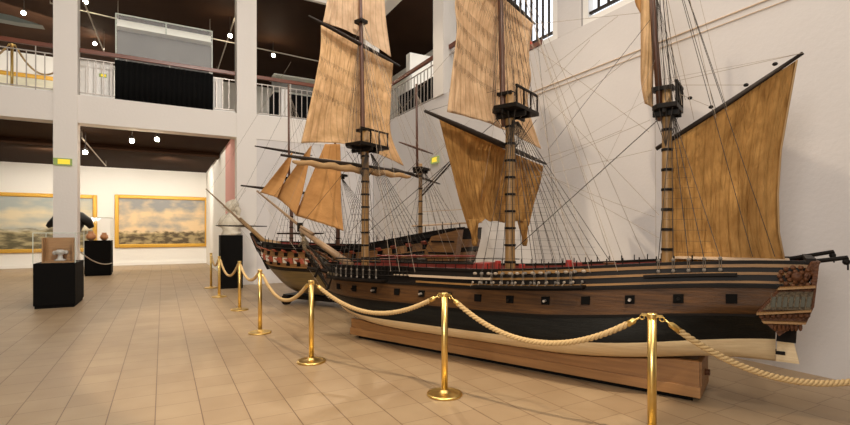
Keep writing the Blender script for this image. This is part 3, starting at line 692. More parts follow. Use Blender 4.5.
def top(root, x, z, a, b, posts=True):
    # platform: a half width athwart, b half length
    poly = [(x-b, -a), (x+b*.5, -a), (x+b, -a*.55), (x+b, a*.55), (x+b*.5, a), (x-b, a)]
    t = MB(); n = len(poly)
    vs = [(p, q, z) for p, q in poly]+[(p, q, z+.05) for p, q in poly]
    t.add(vs, [tuple(range(n))[::-1], tuple(range(n, 2*n))]+[(i, (i+1) % n, (i+1) % n+n, i+n) for i in range(n)])
    t.cbox((x, -.07, z-.03), (b*2.0, .03, .06)); t.cbox((x, .07, z-.03), (b*2.0, .03, .06)); t.cbox((x, 0, z-.02), (.03, a*1.9, .05))
    o = t.build('mast_top', M['black_wood'], root, bevel=.006)
    if posts:
        zz = z+.05; h = .20
        for q in (-a*.9, -a*.3, a*.3, a*.9): MB().cbox((x-b*.93, q, zz+h/2), (.018, .018, h)).build('top_post', M['black_wood'], o)
        MB().cbox((x-b*.93, 0, zz+h), (.025, a*1.9, .022)).build('top_rail', M['black_wood'], o)
    return o
def shrouds(root, hull, mx, mz, xs, chan_h, sides=(1, -1), r=.0038, m='rope_dark', out=.09, spread=.12, rat=.11, dead=True, rm=None, lowz=None):
    for sd in sides:
        ends = []
        for x in xs:
            p = hull.at(x, chan_h, sd); q = Vector((p.x, p.y+sd*out, p.z+.03))
            if lowz: q.z = p.z+lowz
            tp = Vector((mx-.03+.03*(x-mx), sd*.05, mz)); ends.append((q, tp))
            MB().line(q+Vector((0, 0, .12)), tp, r, 4).build('shroud', M[m], root)
            if dead:
                d = MB(); d.ball(q+Vector((0, 0, .02)), .017, (1, .5, 1), 8, 5); d.ball(q+Vector((0, 0, .12)), .017, (1, .5, 1), 8, 5)
                d.line(q+Vector((-.008, 0, .02)), q+Vector((-.008, 0, .12)), .003); d.line(q+Vector((.008, 0, .02)), q+Vector((.008, 0, .12)), .003)
                d.build('deadeyes', M['dead'], root)
        rt = MB(); z = ends[0][0].z+.2
        while z < mz-.12:
            pts = []
            for q, tp in ends:
                k = (z-q.z)/(tp.z-q.z); pts.append(q.lerp(tp, k))
            rt.tube(pts, r*.36, 3); z += rat
        rt.build('ratlines', M[m], root)['kind'] = 'stuff'
        # channel board
        n = 8; c = MB(); xa_, xb_ = max(xs)+.12, min(xs)-.12; vs = []
        for i in range(n+1):
            p = hull.at(xa_+(xb_-xa_)*i/n, chan_h, sd)
            for dy, dz in ((-.02, 0), (out+.03, 0), (out+.03, .022), (-.02, .022)): vs.append((p.x, p.y+sd*dy, p.z+dz))
        c.add(vs, [(i*4+a, i*4+(a+1) % 4, i*4+4+(a+1) % 4, i*4+4+a) for i in range(n) for a in range(4)]+[(0, 1, 2, 3), (n*4+3, n*4+2, n*4+1, n*4)])
        c.build('channel', M['black_wood'], root)

# ------------------------------------------------------------------ near ship (x runs forward from the plinth's stern end, +y is the near side)
S1 = Ship((4.64, 2.66), 'large three-masted model ship with tan sails, black and cream hull, standing nearest'); R1 = S1.root
X1 = lambda x: -.52+x*6.0
keel1 = lambda x: .42-.17*smooth(0, .35, x)-.03*x+.16*smooth(.93, 1, x)
rail1 = lambda x: 1.13+.20*(1-smooth(0, .55, x))-.05*smooth(.5, .9, x)+.0*x
H1 = Hull(None, 6, -.50, -.76, 5.46, .70, keel1, rail1)
bands = [(0, .235, M['hull_cream']), (.235, .50, M['hull_black']), (.50, .765, M['hull_brown']), (.765, .80, M['black_wood']), (.80, .835, M['black_wood']),
         (.835, .875, M['black_wood']), (.875, .905, M['black_wood']), (.905, .955, M['black_wood']), (.955, 1.0, M['black_wood'])]
H1.build(R1, bands, .86, M['red'], M['deck'], M['black_wood'])
H1.strake(R1, 'lower_wale', .50, M['black_wood'], .010, .010); H1.strake(R1, 'upper_wale', .78, M['black_wood'], .014, .013)
H1.strake(R1, 'moulding', .82, M['gold_strip'], .012, .010, .0, .62); H1.strake(R1, 'moulding', .90, M['gold_strip'], .012, .011, .0, .46); H1.strake(R1, 'sheer_moulding', .975, M['gold_strip'], .012, .017, .0, .44)
# rudder
MB().prism([(-.50, .42), (-.53, .80), (-.60, .85), (-.63, .60), (-.67, .42)], -.028, .028).build('rudder', M['hull_cream'], R1)
MB().prism([(-.505, .60), (-.53, .92), (-.66, .92), (-.645, .60)], -.032, .032).build('rudder_head', M['black_wood'], R1)
for z in (.50, .72): MB().cbox((-.52, 0, z), (.10, .09, .03)).build('rudder_hinge', M['black_wood'], R1)
# gunports
for side in (1, -1):
    for k in range(13):
        X = -.2+.4*k
        if X > 4.9: continue
        p = H1.at(X, .66, side); q = H1.at(X+.1, .66, side); d = (q-p).normalized(); nr = Vector((-d.y, d.x, 0))*(side)
        g = MB(); c = p+nr*.004
        def qd(mb, hw, h0, h1, d0, d1):
            vs = []
            for dd in (d0, d1):
                for (a, z) in ((-hw, h0), (hw, h0), (hw, h1), (-hw, h1)): vs.append(c+d*a+nr*dd+Vector((0, 0, z)))
            mb.add(vs, [(0, 1, 2, 3), (7, 6, 5, 4), (0, 4, 5, 1), (1, 5, 6, 2), (2, 6, 7, 3), (3, 7, 4, 0)])
        qd(g, .042, -.040, .040, -.02, .012)
        port = g.build('gunport', M['black_lac'], R1)
        if k % 3 != 0:
            MB().tube([c+nr*.0, c+nr*.06], [.016, .013], 8).build('cannon_muzzle', M['steel'] if k % 2 == 0 else M['black_wood'], port)
# stern: quarter galleries, transom, taffrail
for side in (1, -1):
    yy = .535*side
    def Q(u, v_): p = S1.py(u, v_, .56); return (p.x, p.z)
    def pr(name, pts, t0, t1, m, par=R1):
        return MB().prism([Q(*p) for p in pts], side*t0, side*t1).build(name, m, par)
    qg = pr('quarter_gallery', [(757, 312), (780, 287), (815, 285), (811, 309), (806, 322), (777, 332), (762, 320)], .40, .60, M['carved'])
    pr('gallery_window_band', [(763, 309), (780, 291), (813, 291), (810, 309)], .59, .625, M['carved_grey'], qg)
    for i in range(7):
        u0 = 770+i*5.8; w0 = M['pane']
        pr('window_pane', [(u0+.7, 306), (u0+2.5, 296), (u0+6.1, 296), (u0+5.0, 306)], .62, .632, w0, qg)
        pr('mullion', [(u0-.5, 308), (u0+1.6, 293), (u0+2.4, 293), (u0+.5, 308)], .62, .645, M['carved_grey'], qg)
    pr('gallery_moulding', [(757, 311.5), (811, 308.6), (811, 310.6), (757, 313.5)], .58, .66, M['gold_strip'], qg)
    pr('gallery_moulding', [(779, 287), (815, 285), (815, 287), (777, 289)], .58, .66, M['gold_strip'], qg)
    pr('gallery_moulding', [(762, 319.5), (806, 321), (805, 323), (764, 321.8)], .58, .65, M['gold_strip'], qg)
    pr('stern_corner', [(814, 264), (819, 264), (814, 306), (806, 323), (801, 323), (809, 306)], .42, .60, M['carved'])
    orn = MB()
    for i in range(9):
        c_ = Q(762+i*5.6, 315.5-.1*i); orn.ball((c_[0], side*.61, c_[1]), .020, (1, .6, 1), 8, 5)
    for i in range(7):
        c_ = Q(775+i*4.2, 326.5); orn.ball((c_[0], side*.605, c_[1]), .02, (.7, .6, 1.5), 8, 5)
    orn.build('carving', M['carved'], qg, smooth=True)
    pr('gallery_drop', [(768, 322), (800, 323), (790, 329), (779, 336)], .35, .57, M['carved'], qg)
    sc = MB(); c_ = Q(797, 277)
    for r_, n_ in ((.10, 14), (.055, 9)):
        for i in range(n_):
            a = 2*PI*i/n_; sc.ball((c_[0]+r_*1.1*math.cos(a), side*(.545), c_[1]+r_*.75*math.sin(a)), .019, (1, .9, 1), 8, 5)
    sc.ball((c_[0], side*.55, c_[1]), .04, (1, .7, 1)); sc.build('carved_wreath', M['carved'], R1, smooth=True)
tp = MB()
a = H1.pt(0, .52); b_ = H1.pt(0, 1.0)
tp.add([(a.x-.01, -.50, a.z), (a.x-.01, .50, a.z), (b_.x-.03, .56, b_.z+.02), (b_.x-.03, -.56, b_.z+.02), (a.x+.03, -.50, a.z), (a.x+.03, .50, a.z), (b_.x+.03, .56, b_.z+.02), (b_.x+.03, -.56, b_.z+.02)],
       [(0, 1, 2, 3), (7, 6, 5, 4), (0, 4, 5, 1), (1, 5, 6, 2), (2, 6, 7, 3), (3, 7, 4, 0)])
tp.build('transom', M['carved'], R1, bevel=.01)
MB().cbox((b_.x+.03, 0, b_.z+.02), (.06, .96, .04)).build('taffrail', M['black_wood'], R1)
for y_, e0, e1 in ((.30, (762, 267.5), (848, 257.5)), (-.30, (783, 260), (834, 251.5))):
    p = S1.py(*e0, y_); q = S1.py(*e1, y_)
    o = MB().tube([p, q], [.021, .017], 8).build('stern_davit', M['black_wood'], R1)
    MB().ball(q+Vector((.01, 0, -.035)), .026).line(q, q+Vector((0, 0, -.10)), .006).build('block', M['black_wood'], o)
# poop rail
MB().cbox((-.15, 0, 1.33), (.9, .5, .012)).build('skylight_cover', M['deck'], R1)
# deck furniture
def furn(name, x, y, sz, m, z=None, par=None):
    a_, b2 = H1.ends(.86); zz = H1.pt((x-a_)/(b2-a_), .86).z if z is None else z
    return MB().cbox((x, y, zz+sz[2]/2), sz, 0).build(name, m, R1, bevel=.006)
furn('hatch_coaming', 1.55, 0, (.34, .34, .07), M['red']); furn('deck_house', 2.45, .1, (.16, .3, .19), M['red']); furn('deck_house', 1.25, .25, (.12, .16, .18), M['red'])
furn('hatch_coaming', 3.3, 0, (.55, .40, .05), M['deck']); furn('belfry', 4.15, 0, (.05, .30, .22), M['red'])
furn('capstan_base', .95, 0, (.18, .18, .03), M['red'])
MB().lathe([(.05, 0), (.04, .05), (.06, .12), (.07, .16)], (.95, 0, 1.09), 12).build('capstan', M['carved'], R1)
for side in (1, -1):
    for i in range(4): furn('gun_carriage', 2.7+.32*i, side*.44, (.16, .08, .07), M['red'])
    # hammock-net posts and waist rail
    for i in range(34):
        X = .1+.145*i
        p = H1.at(X, 1.0, side)
        if X > 4.6: break
        MB().line(p+Vector((0, -side*.02, 0)), p+Vector((0, -side*.02, .075)), .006, 4).build('rail_stanchion', M['black_wood'], R1)
    rr = MB()
    for h_ in (.075,):
        rr.tube([H1.at(2.3+2.6*i/20, 1.0, side)+Vector((0, -side*.02, h_)) for i in range(21)], .006, 4)
    rr.build('hammock_rail', M['black_wood'], R1)
    rd = MB(); rd.tube([H1.at(3.0+i*.1, 1.0, side)+Vector((0, -side*.03, .11)) for i in range(19)], .012, 5)
    rd.build('forecastle_rail', M['red' if side < 0 else 'black_wood'], R1)
    for i in range(26):
        X = 3.25+.062*i; p = H1.at(X, .97, side)+Vector((0, side*.05, 0))
        MB().line(p+Vector((0, 0, -.07)), p+Vector((0, 0, .05)), .008, 4).build('netting_post', M['black_wood'], R1)
    for hz in (-.07, -.01, .05):
        MB().tube([H1.at(3.22+.08*i, .97, side)+Vector((0, side*.05, hz)) for i in range(21)], .009, 4).build('netting_rail', M['black_wood'], R1)
    for i in range(15):
        X = 1.02+.088*i; p = H1.at(X, .965, side)+Vector((0, side*.045, 0))
        MB().ball(p, .021, (1.3, .9, .8), 8, 5).build('rolled_hammock', M['dead'] if i % 3 == 1 else M['hammock'], R1, smooth=True)
        q = H1.at(X, .86, side)+Vector((0, side*.07, 0)); MB().ball(q, .015, (1, .5, 1), 7, 5).line(q, q+Vector((.03, 0, -.05)), .005, 4).build('pale_heart_block', M['hammock'] if i % 3 else M['dead'], R1)
for u_, v2_, hh_ in ((487, 269, .09), (498, 268, .10), (522, 269, .07), (569, 270, .12)):
    p = S1.py(u_, v2_, .50); MB().lathe([(.028, 0), (.036, hh_), (.030, hh_+.004)], (p.x, p.y, p.z-.02), 12).build('fire_bucket', mat('bright_red_paint', (.30, .02, .015), .45), R1)
# plank strip seen along the waist
H1.strake(R1, 'waist_plank', .90, M['deck'], .03, .012, .45, .68, 20, (1,))
# beakhead and bow: knee, head rails, figurehead
P_ = lambda u, v_, y=0: S1.py(u, v_, y)
hd = MB()
knee = [(5.30, .62), (5.44, .82), (5.52, 1.02), (5.80, 1.22), (6.02, 1.36), (6.08, 1.30), (5.98, 1.14), (5.82, .98), (5.62, .78), (5.46, .62)]
hd.prism(knee, -.035, .035).build('stem_knee', M['black_wood'], R1)
for side in (1, -1):
    for k_ in range(3):
        z0 = .92+.09*k_; z1 = 1.20+.06*k_
        MB().tube([H1.at(5.05-.05*k_, .66+.11*k_, side)+Vector((0, side*.01, 0)), (5.5, side*.17, z0+.06), (5.8, side*.09, z1-.03), (6.02, side*.03, z1+.03)], [.024, .022, .018, .014], 7).build('head_rail', M['carved'] if k_ == 1 else M['black_wood'], R1, smooth=True)
    for k_ in range(4):
        x_ = 5.42+.14*k_; MB().line((x_, side*(.20-.12*k_/3), .95+.06*k_), (x_, side*(.20-.12*k_/3), 1.17+.04*k_), .012, 5).build('head_timber', M['carved_grey'], R1)
    MB().tube([H1.at(4.95, .88, side), (5.25, side*.62, 1.03)], [.03, .026], 8).build('cathead', M['black_wood'], R1)
    an = MB(); an.line((5.05, side*.60, .98), (4.72, side*.66, .78), .014, 6); an.tube([(4.86, side*.68, .68), (4.72, side*.68, .76), (4.64, side*.68, .92)], [.008, .022, .008], 6); an.line((5.0, side*.60, 1.05), (5.08, side*.62, .9), .02, 6)
    an.build('anchor', M['black_wood'], R1)
    for k_ in range(6):
        p = H1.at(4.62+.1*k_, .86, side); MB().ball(p+Vector((0, side*.02, .0)), .022, (1, .7, 1.2), 7, 5).build('hawse_fitting', M['carved_grey'], R1)
fg = MB(); fg.tube([(5.95, 0, 1.20), (6.04, 0, 1.30), (6.10, 0, 1.42), (6.13, 0, 1.50)], [.04, .065, .055, .03], 10); fg.ball((6.15, 0, 1.54), .045); fg.line((6.08, .05, 1.42), (6.12, .11, 1.33), .018, 6); fg.line((6.08, -.05, 1.42), (6.12, -.11, 1.33), .018, 6)
fg.build('figurehead', M['carved_grey'], R1, smooth=True)

# masts
Zm = lambda v_, f: CAMZ+(HOR-v_)*f/FPX
mzt = 2.84; mnt = 3.08; fot = 2.93
m3 = mast('mizzen_mast', R1, .386, 0, 1.0, 3.02, .052, .046, M['spar'], 9)
m2 = mast('main_mast', R1, 2.145, 0, 1.0, 3.30, .064, .056, M['spar'], 10)
m1 = mast('fore_mast', R1, 4.63, 0, .98, 3.15, .062, .054, M['spar'], 10)
t3 = S1.py(653, 0, 0); t2 = S1.py(500.5, 0, 0); t1_ = S1.py(361, 20, 0)
MB().tube([(.44, 0, 2.72), (.47+.05, 0, 3.9), (.62, 0, 5.2)], [.034, .032, .022], 10).build('mizzen_topmast', M['topmast'], R1, smooth=True)
q0 = S1.py(503, 110, 0); MB().tube([(2.22, 0, 2.9), q0, t2, t2+(t2-q0)*.5], [.04, .036, .034, .022], 10).build('main_topmast', M['topmast'], R1, smooth=True)
q0 = S1.py(363, 146, 0); q1 = S1.py(361, 24, 0); MB().tube([q0+Vector((0, 0, -.2)), q0, q1, q1+(q1-q0)*.35], [.042, .038, .03, .02], 10).build('fore_topmast', M['topmast'], R1, smooth=True)
top(R1, .386, mzt-.035, .19, .12); top(R1, 2.10, mnt-.04, .32, .20); top(R1, 4.63, fot-.05, .32, .22)
for x_, z_ in ((2.2, 3.30), (.42, 3.04), (4.68, 3.17)): MB().cbox((x_, 0, z_), (.20, .12, .04)).build('mast_cap', M['black_wood'], R1)
q = S1.py(361, 22, 0); MB().cbox(q, (.16, .14, .05)).build('crosstrees', M['black_wood'], R1)

# yards and square sails
X2 = 2.25; X1_ = 4.72; X3 = .50
A = S1.px(425, 111, X2); B_ = S1.px(546, 164, X2); yard('main_yard', R1, A, B_, .034, M['spar_dark'])
A = S1.px(462, -44, X2); B_ = S1.px(535, 24, X2); yard('main_topsail_yard', R1, A, B_, .026, M['spar_dark'])
fwd = Vector((1, 0, 0))
F = lambda u, v_: S1.px(u, v_, X2+.07)
sail('main_topsail', R1, (F(462, -42), F(533, 24), F(447, 112), F(541, 149)), M['sail_pale'], fwd*.12,
     ([F(455, 0), F(457, 30), F(452, 75)], [F(529, 55), F(531, 78), F(528, 105)]), wr=.016, seed=3, foot=.10, reefs=(.18, .30, .42, .54, .66), label='pale patched topsail with dark reef bands')
sail('main_course', R1, (F(439, 119), F(543, 166), F(468, 226), F(529, 224)), M['sail_ochre'], fwd*.12,
     ([F(450, 160), F(458, 197)], [F(539, 187), F(533, 208)]), wr=.045, seed=5, foot=.06, rag=.05, nu=40, label='ochre-brown lower sail with bunched ragged foot')
for u, s_ in ((472, 1), (522, -1)):
    dd = MB(); a = F(u-4, 222); b2 = F(u+4, 222); c2 = F(u+3, 244 if u < 500 else 240)
    sail('bunched_clew', R1, (F(u-5, 219), F(u+7, 219), F(u+2, 246), F(u+4, 246)), M['sail_ochre'], wr=.03, seed=u, nu=10, nv=12)
q = F(475, 246); MB().ball(q+Vector((0, 0, -.05)), .02).build('block', M['black_wood'], R1)
F = lambda u, v_: S1.px(u, v_, X1_+.07)
A = S1.px(281, 155, X1_); B_ = S1.px(413, 173.5, X1_); yard('fore_yard', R1, A, B_, .036, M['spar_dark'])
# furled fore course
fu = MB(); pts = []; rs = []
for i in range(25):
    t = i/24; p = A.lerp(B_, .06+.9*t)+Vector((-.03, 0, -.07-.012*math.sin(i*1.7))); pts.append(p); rs.append(.018+.035*math.sin(PI*t)**.4*(1+.18*math.sin(i*2.1)))
fu.tube(pts, rs, 9).build('furled_fore_course', M['sail_tan'], R1, smooth=True)
A = S1.px(309, 16, X1_); B_ = S1.px(400, 66, X1_); yard('fore_topsail_yard', R1, A, B_, .030, M['spar_dark'])
sail('fore_topsail', R1, (F(321, 25), F(393, 63), F(301, 143), F(404, 166)), M['sail_tan'], fwd*.12,
     ([F(320, 55), F(310, 105)], [F(391, 100), F(391, 135)]), wr=.016, seed=11, foot=.16, reefs=(.12, .26, .40, .54), label='tan topsail with dark reef points, largest sail on the fore mast')
sail('fore_topgallant_sail', R1, (F(331, -40), F(384, -10), F(323, 22), F(391, 57)), M['sail_pale'], fwd*.10,
     ([F(327, 0)], [F(386, 20)]), wr=.014, seed=12, foot=.10, label='pale sail cut by the top of the picture')
MB().line(S1.px(329, -42, X1_), S1.px(386, -8, X1_), .02, 8).build('fore_topgallant_yard', M['spar_dark'], R1)
# mizzen topsail, seen nearly edge on, braced fore and aft
F = lambda u, v_: S1.py(u, v_, -.05)
sail('mizzen_topsail', R1, (F(640, -40), F(655, -40), F(645, 104), F(653, 108)), M['sail_tan'], Vector((0, .10, 0)), ([F(641, 40), F(641, 80)], [F(655, 30), F(653, 80)]), wr=.02, seed=21, nu=10, nv=30, label='narrow tan topsail on the mizzen, seen almost edge on')
sail('mizzen_topgallant_foot', R1, (F(636, -30), F(644, -30), F(639, 10), F(643, 18)), M['sail_jib'], Vector((0, .06, 0)), ([F(635, 0)], None), wr=.01, seed=22, nu=8, nv=12)
# spanker
G = lambda u, v_, y=-.02: S1.py(u, v_, y)
gf = MB(); gf.tube([G(656, 149), G(730, 102), G(803, 53)], [.022, .026, .016], 9).build('gaff', M['spar_dark'], R1, smooth=True)
sail('spanker', R1, (G(668, 142), G(797, 60), G(668, 265), G(785, 263)), M['sail_ochre'], Vector((0, -.12, 0)),
     ([G(667, 180), G(667, 225)], [G(789, 104), G(781, 150), G(778, 195), G(779, 232)]), wr=.028, seed=31, nu=44, nv=44, label='largest ochre sail, spread behind the mizzen mast')
MB().tube([G(797, 60, .0), G(789, 104, .0), G(781, 150, .0), G(778, 195, .0), G(779, 232, .0), G(785, 263, .0)], .008, 6).build('leech_rope', M['sail_tan'], R1, smooth=True)
MB().tube([G(668, 270), G(790, 266)], [.03, .024], 8).build('spanker_boom', M['spar_dark'], R1)
for u, v_ in ((690, 98), (711, 107), (746, 85), (775, 64)): MB().ball(G(u, v_, .0), .022, (1, .6, .8)).build('block', M['black_wood'], R1)

# bowsprit and headsails
bp0 = Vector((4.95, 0, 1.05)); bp1 = S1.py(300, 229, 0); bp2 = S1.py(257, 191, 0)
MB().tube([bp0, (5.5, 0, bp0.z+(bp1.z-bp0.z)*(5.5-4.95)/(bp1.x-4.95)), bp1], [.062, .055, .040], 12).build('bowsprit', M['boom'], R1, smooth=True)
b5 = bp0.lerp(bp1, .72)+Vector((0, 0, .07)); MB().tube([b5, bp1+Vector((0, 0, .05)), bp2], [.030, .028, .016], 10).build('jib_boom', M['boom'], R1, smooth=True)
MB().cbox(bp1+Vector((0, 0, .03)), (.06, .08, .16)).build('bowsprit_cap', M['black_wood'], R1)
c_ = bp0.lerp(bp1, .97); MB().tube([c_+Vector((0, -.5, -.06)), c_+Vector((0, 0, -.06)), c_+Vector((0, .5, -.06))], [.012, .02, .012], 8).build('spritsail_yard', M['spar_dark'], R1)
J = lambda u, v_: S1.py(u, v_, 0)
def jib(top_, tack, clew, y_, seed, lbl, mid=None, topr=None):
    J = lambda u, v_: S1.py(u, v_, y_)
    t2_ = topr or (top_[0]+1, top_[1])
    sail('jib', R1, (J(*top_), J(*t2_), J(*tack), J(*clew)), M['sail_jib'], Vector((0, -.08, 0)), (None, [J(*m_) for m_ in mid] if mid else None), wr=.012, seed=seed, nu=18, nv=26, label=lbl)
jib((291.5, 153), (260, 192.5), (277, 198), .0, 41, 'small outermost triangular headsail', [(288, 170), (281, 188)])
jib((310.5, 146), (274.5, 196), (296, 216), -.03, 42, 'middle triangular headsail', [(308, 165), (303, 190)])
jib((325, 144), (295, 215.5), (343.5, 231), -.06, 43, 'largest headsail, reaching down to the bowsprit', [(340.5, 158), (341, 200)], topr=(340, 144))

# shrouds
shrouds(R1, H1, 2.12, 2.95, [2.12-.125*i for i in range(9)], .80, rat=.10)
shrouds(R1, H1, 4.60, 2.80, [4.55-.12*i for i in range(8)], .80, rat=.10)
shrouds(R1, H1, .37, 2.76, [.36-.12*i for i in range(5)], .88, rat=.10, out=.03)
# topmast shrouds above each top
for x_, zt, zz, a_, b2_ in ((2.10, 3.05, 5.0, .30, -.15), (4.63, 2.86, 4.55, .30, -.16), (.386, 2.86, 5.0, .17, -.10)):
    for sd in (1, -1):
        for k_ in range(4):
            MB().line((x_+.1+b2_*k_*.6, sd*a_, zt), (x_+.12, sd*.03, zz), .0035, 4).build('topmast_shroud', M['rope_dark'], R1)
            MB().line((x_+.1+b2_*k_*.6, sd*a_, zt-.05), (x_, sd*.06, zt-.42), .004, 4).build('futtock_shroud', M['rope_dark'], R1)
# backstays
for x_, z_, ends_, h_ in ((2.2, 5.2, (1.1, .95, .7), .9), (4.7, 4.9, (3.5, 3.35, 3.1), .9), (.5, 5.0, (-.35, -.5), 1.0)):
    for sd in (1, -1):
        for e in ends_:
            p = H1.at(e, h_, sd); MB().line(p+Vector((0, sd*.06, .05)), (x_, 0, z_), .0028, 4).build('backstay', M['rope_dark' if x_ < 1 else 'rope_tan'], R1)
# stays and running rigging, each its own line
def rl_(a, b2, y0=0, y1=0, r=.003, m='rope_tan', sag=0, name='stay'):
    MB().line(S1.py(*a, y0), S1.py(*b2, y1), r*.8, 4, sag=sag).build(name, M[m], R1)
rl_((660, 118), (514, 250), r=.006, m='rope_dark'); rl_((641, 49), (540, 130)); rl_((649, 132), (530, 44)); rl_((618, 16), (545, 72)); rl_((655, 217), (540, 172), sag=.02)
rl_((659, 238), (538, 170)); rl_((659, 215), (545, 95)); rl_((622, 130), (535, 160), sag=.02); rl_((652, 150), (532, 178)); rl_((650, 20), (548, 150), .1, .3, m='rope_dark', r=.003)
rl_((656, 260), (655, 110), .05, .05, r=.0025); rl_((590, 40), (520, 118)); rl_((655, 60), (600, 175), .3, .1, r=.002); rl_((650, 98), (580, 140), .2, 0, r=.002)
rl_((803, 53), (672, 82), r=.003); rl_((746, 85), (660, 85), r=.003); rl_((711, 107), (660, 86), r=.003); rl_((660, 80), (803, 53), -.05, .0, r=.002)
rl_((690, 0), (716, 118), .2, .0, r=.0025); rl_((668, 0), (694, 120), .1, .0); rl_((664, 0), (682, 105), .15, .0); rl_((700, 0), (727, 110), .25, .0, r=.002)
for k_ in range(7): rl_((655, -10), (665+k_*3.4, 100), 0, .12, r=.0025, m='rope_dark', name='topmast_shroud')
rl_((500, 118), (352, 246), r=.006, m='rope_dark'); rl_((498, 0), (366, 150)); rl_((460, 130), (370, 222)); rl_((452, 165), (372, 240), .0, .2, m='rope_dark')
rl_((360, 28), (258, 192), m='rope_dark'); rl_((362, 80), (274, 196), m='rope_dark'); rl_((364, 148), (300, 226), m='rope_dark', r=.005); rl_((361, 25), (285, 214))
rl_((281, 155), (262, 196), .5, 0, r=.002); rl_((256, 192), (330, 300), 0, 0, r=.003); rl_((282, 212), (338, 290), 0, 0, r=.005, m='rope_dark')
rl_((412, 174), (470, 120), -.5, -.1, r=.002); rl_((281, 156), (360, 110), .5, 0, r=.002, m='rope_dark'); rl_((546, 164), (512, 105), -.5, 0, r=.003, m='rope_dark'); rl_((425, 112), (503, 88), .5, 0, r=.003, m='rope_dark')
rl_((546, 164), (650, 120), -.6, 0, r=.003); rl_((546, 166), (580, 262), -.6, -.5); rl_((535, 24), (648, 12), -.4, 0, r=.003); rl_((536, 26), (560, 262), -.4, -.5, r=.003, m='rope_dark')
rl_((545, 110), (600, 60), -.3, 0, r=.002); rl_((320, 144), (345, 255), .3, .4, r=.002, m='rope_dark'); rl_((404, 166), (412, 255), -.3, -.5, r=.002); rl_((500, 90), (470, 262), 0, .4, r=.002)
for k_ in range(6): rl_((500, -10), (492+k_*8.5, 104), 0, .1-.1*k_, r=.0028, m='rope_dark', name='topmast_shroud')
for k_ in range(4): rl_((505, 112), (540+k_*17, 262), 0, -.62, r=.003, m='rope_tan', name='backstay')
for k_ in range(4): rl_((360, 26), (352+k_*12, 142), 0, .1-.15*k_, r=.0028, m='rope_dark', name='topmast_shroud')

# plinth under the ship
pl = empty('ship_plinth', S1.o, DANG, 'long low brown wooden plinth under the near ship', 'plinth')
def hull_under(X, y):
    for i in range(200):
        p = H1.at(X, i/400)
        if p.y >= y: return p.z
    return .5
for sy in (1, -1):
    y0, y1 = (.27, .325) if sy > 0 else (-.285, -.23)
    MB().box((.12, y0-.01 if sy > 0 else y0+.02, 0), (4.50, y1-.05 if sy > 0 else y1, .05)).build('recessed_foot', M['black_lac'], pl)
    MB().box((.05, y0, .05), (4.62, y1+(.015 if sy > 0 else 0), .15)).build('lower_board', M['plinth_ledge'], pl, bevel=.005)
    xs = [.06+4.545*i/24 for i in range(25)]
    topz = [min(.385-.022*x, hull_under(x, .265 if sy > 0 else .225)-.006) for x in xs]
    MB().prism([(.06, .15), (4.605, .15)]+[(x, z) for x, z in list(zip(xs, topz))[::-1]], y0, y1).build('side_board', M['plinth'], pl)
for x_ in (.05, 1.5, 3.0, 4.58):
    kz = H1.at(min(4.55, x_+.02), 0).z-.012
    MB().box((x_, -.23, .05), (x_+.04, .27, min(.385, kz))).build('cross_board', M['plinth'], pl)
MB().tube([(.07, .0, .22), (.01, .0, .22)], .03, 10).build('end_knob', M['carved'], pl)

# ------------------------------------------------------------------ far ship
S2 = Ship((5.0, 7.0), 'second model ship with bare masts and checkered gun band, against the wall behind', math.atan2(.848, -.53)); R2 = S2.root
keel2 = lambda x: .22+.35*smooth(.84, 1, x)**1.5
rail2 = lambda x: 1.30+.36*(1-smooth(-.05, .5, x))+.05*smooth(.7, 1, x)
H2 = Hull(None, 6, .34, .12, 5.42, .66, keel2, rail2, rake=.6, rh=.6)
bands2 = [(0, .50, M['hull2_low']), (.50, .58, M['black_wood']), (.58, .70, M['hull2_ochre']), (.70, .76, M['black_wood']), (.76, .86, M['hull2_ochre']), (.86, 1.0, M['black_wood'])]
H2.build(R2, bands2, .88, M['red'], M['deck'], M['black_wood'])
for h_ in (.575, .705, .765, .865): H2.strake(R2, 'moulding', h_, M['gold_strip'], .012, .008)
for side in (1,):
    for row, h_ in enumerate((.64, .81, .93)):
        for k_ in range(17):
            X = .45+.30*k_+.1*row
            if X > 5.2: continue
            p = H2.at(X, h_, side); q = H2.at(X+.05, h_, side); d = (q-p).normalized(); nr = Vector((-d.y, d.x, 0))*side
            g = MB(); c = p+Vector((0, 0, 0))
            vs = []
            for dd in (-.02, .012):
                for (a, z) in ((-.05, -.045), (.05, -.045), (.05, .045), (-.05, .045)): vs.append(c+d*a+nr*dd+Vector((0, 0, z)))
            g.add(vs, [(0, 1, 2, 3), (7, 6, 5, 4), (0, 4, 5, 1), (1, 5, 6, 2), (2, 6, 7, 3), (3, 7, 4, 0)])
            o = g.build('gunport', M['black_lac'], R2)
            if row < 2:
                l = MB(); vs = []
                for dd, zz in ((.012, .05), (.09, .10)):
                    for a in (-.05, .05): vs.append(c+d*a+nr*dd+Vector((0, 0, zz)))
                l.add(vs, [(0, 1, 3, 2)]); l.build('port_lid', M['port_red'], o, solid=.012)
    for k_ in range(12):   # pale and red panels between the ports at the bow
        X = 3.35+.16*k_; p = H2.at(X, .70, side); q = H2.at(X+.05, .70, side); d = (q-p).normalized(); nr = Vector((-d.y, d.x, 0))*side
        g = MB(); vs = []
        for dd in (-.02, .02):
            for (a, z) in ((-.07, -.055), (.05, -.055), (.07, .055), (-.05, .055)): vs.append(p+d*a+nr*dd+Vector((0, 0, z)))
        g.add(vs, [(0, 1, 2, 3), (7, 6, 5, 4), (0, 4, 5, 1), (1, 5, 6, 2), (2, 6, 7, 3), (3, 7, 4, 0)])
        g.build('checker_panel', M['port_white'] if k_ % 2 else M['port_red'], R2)
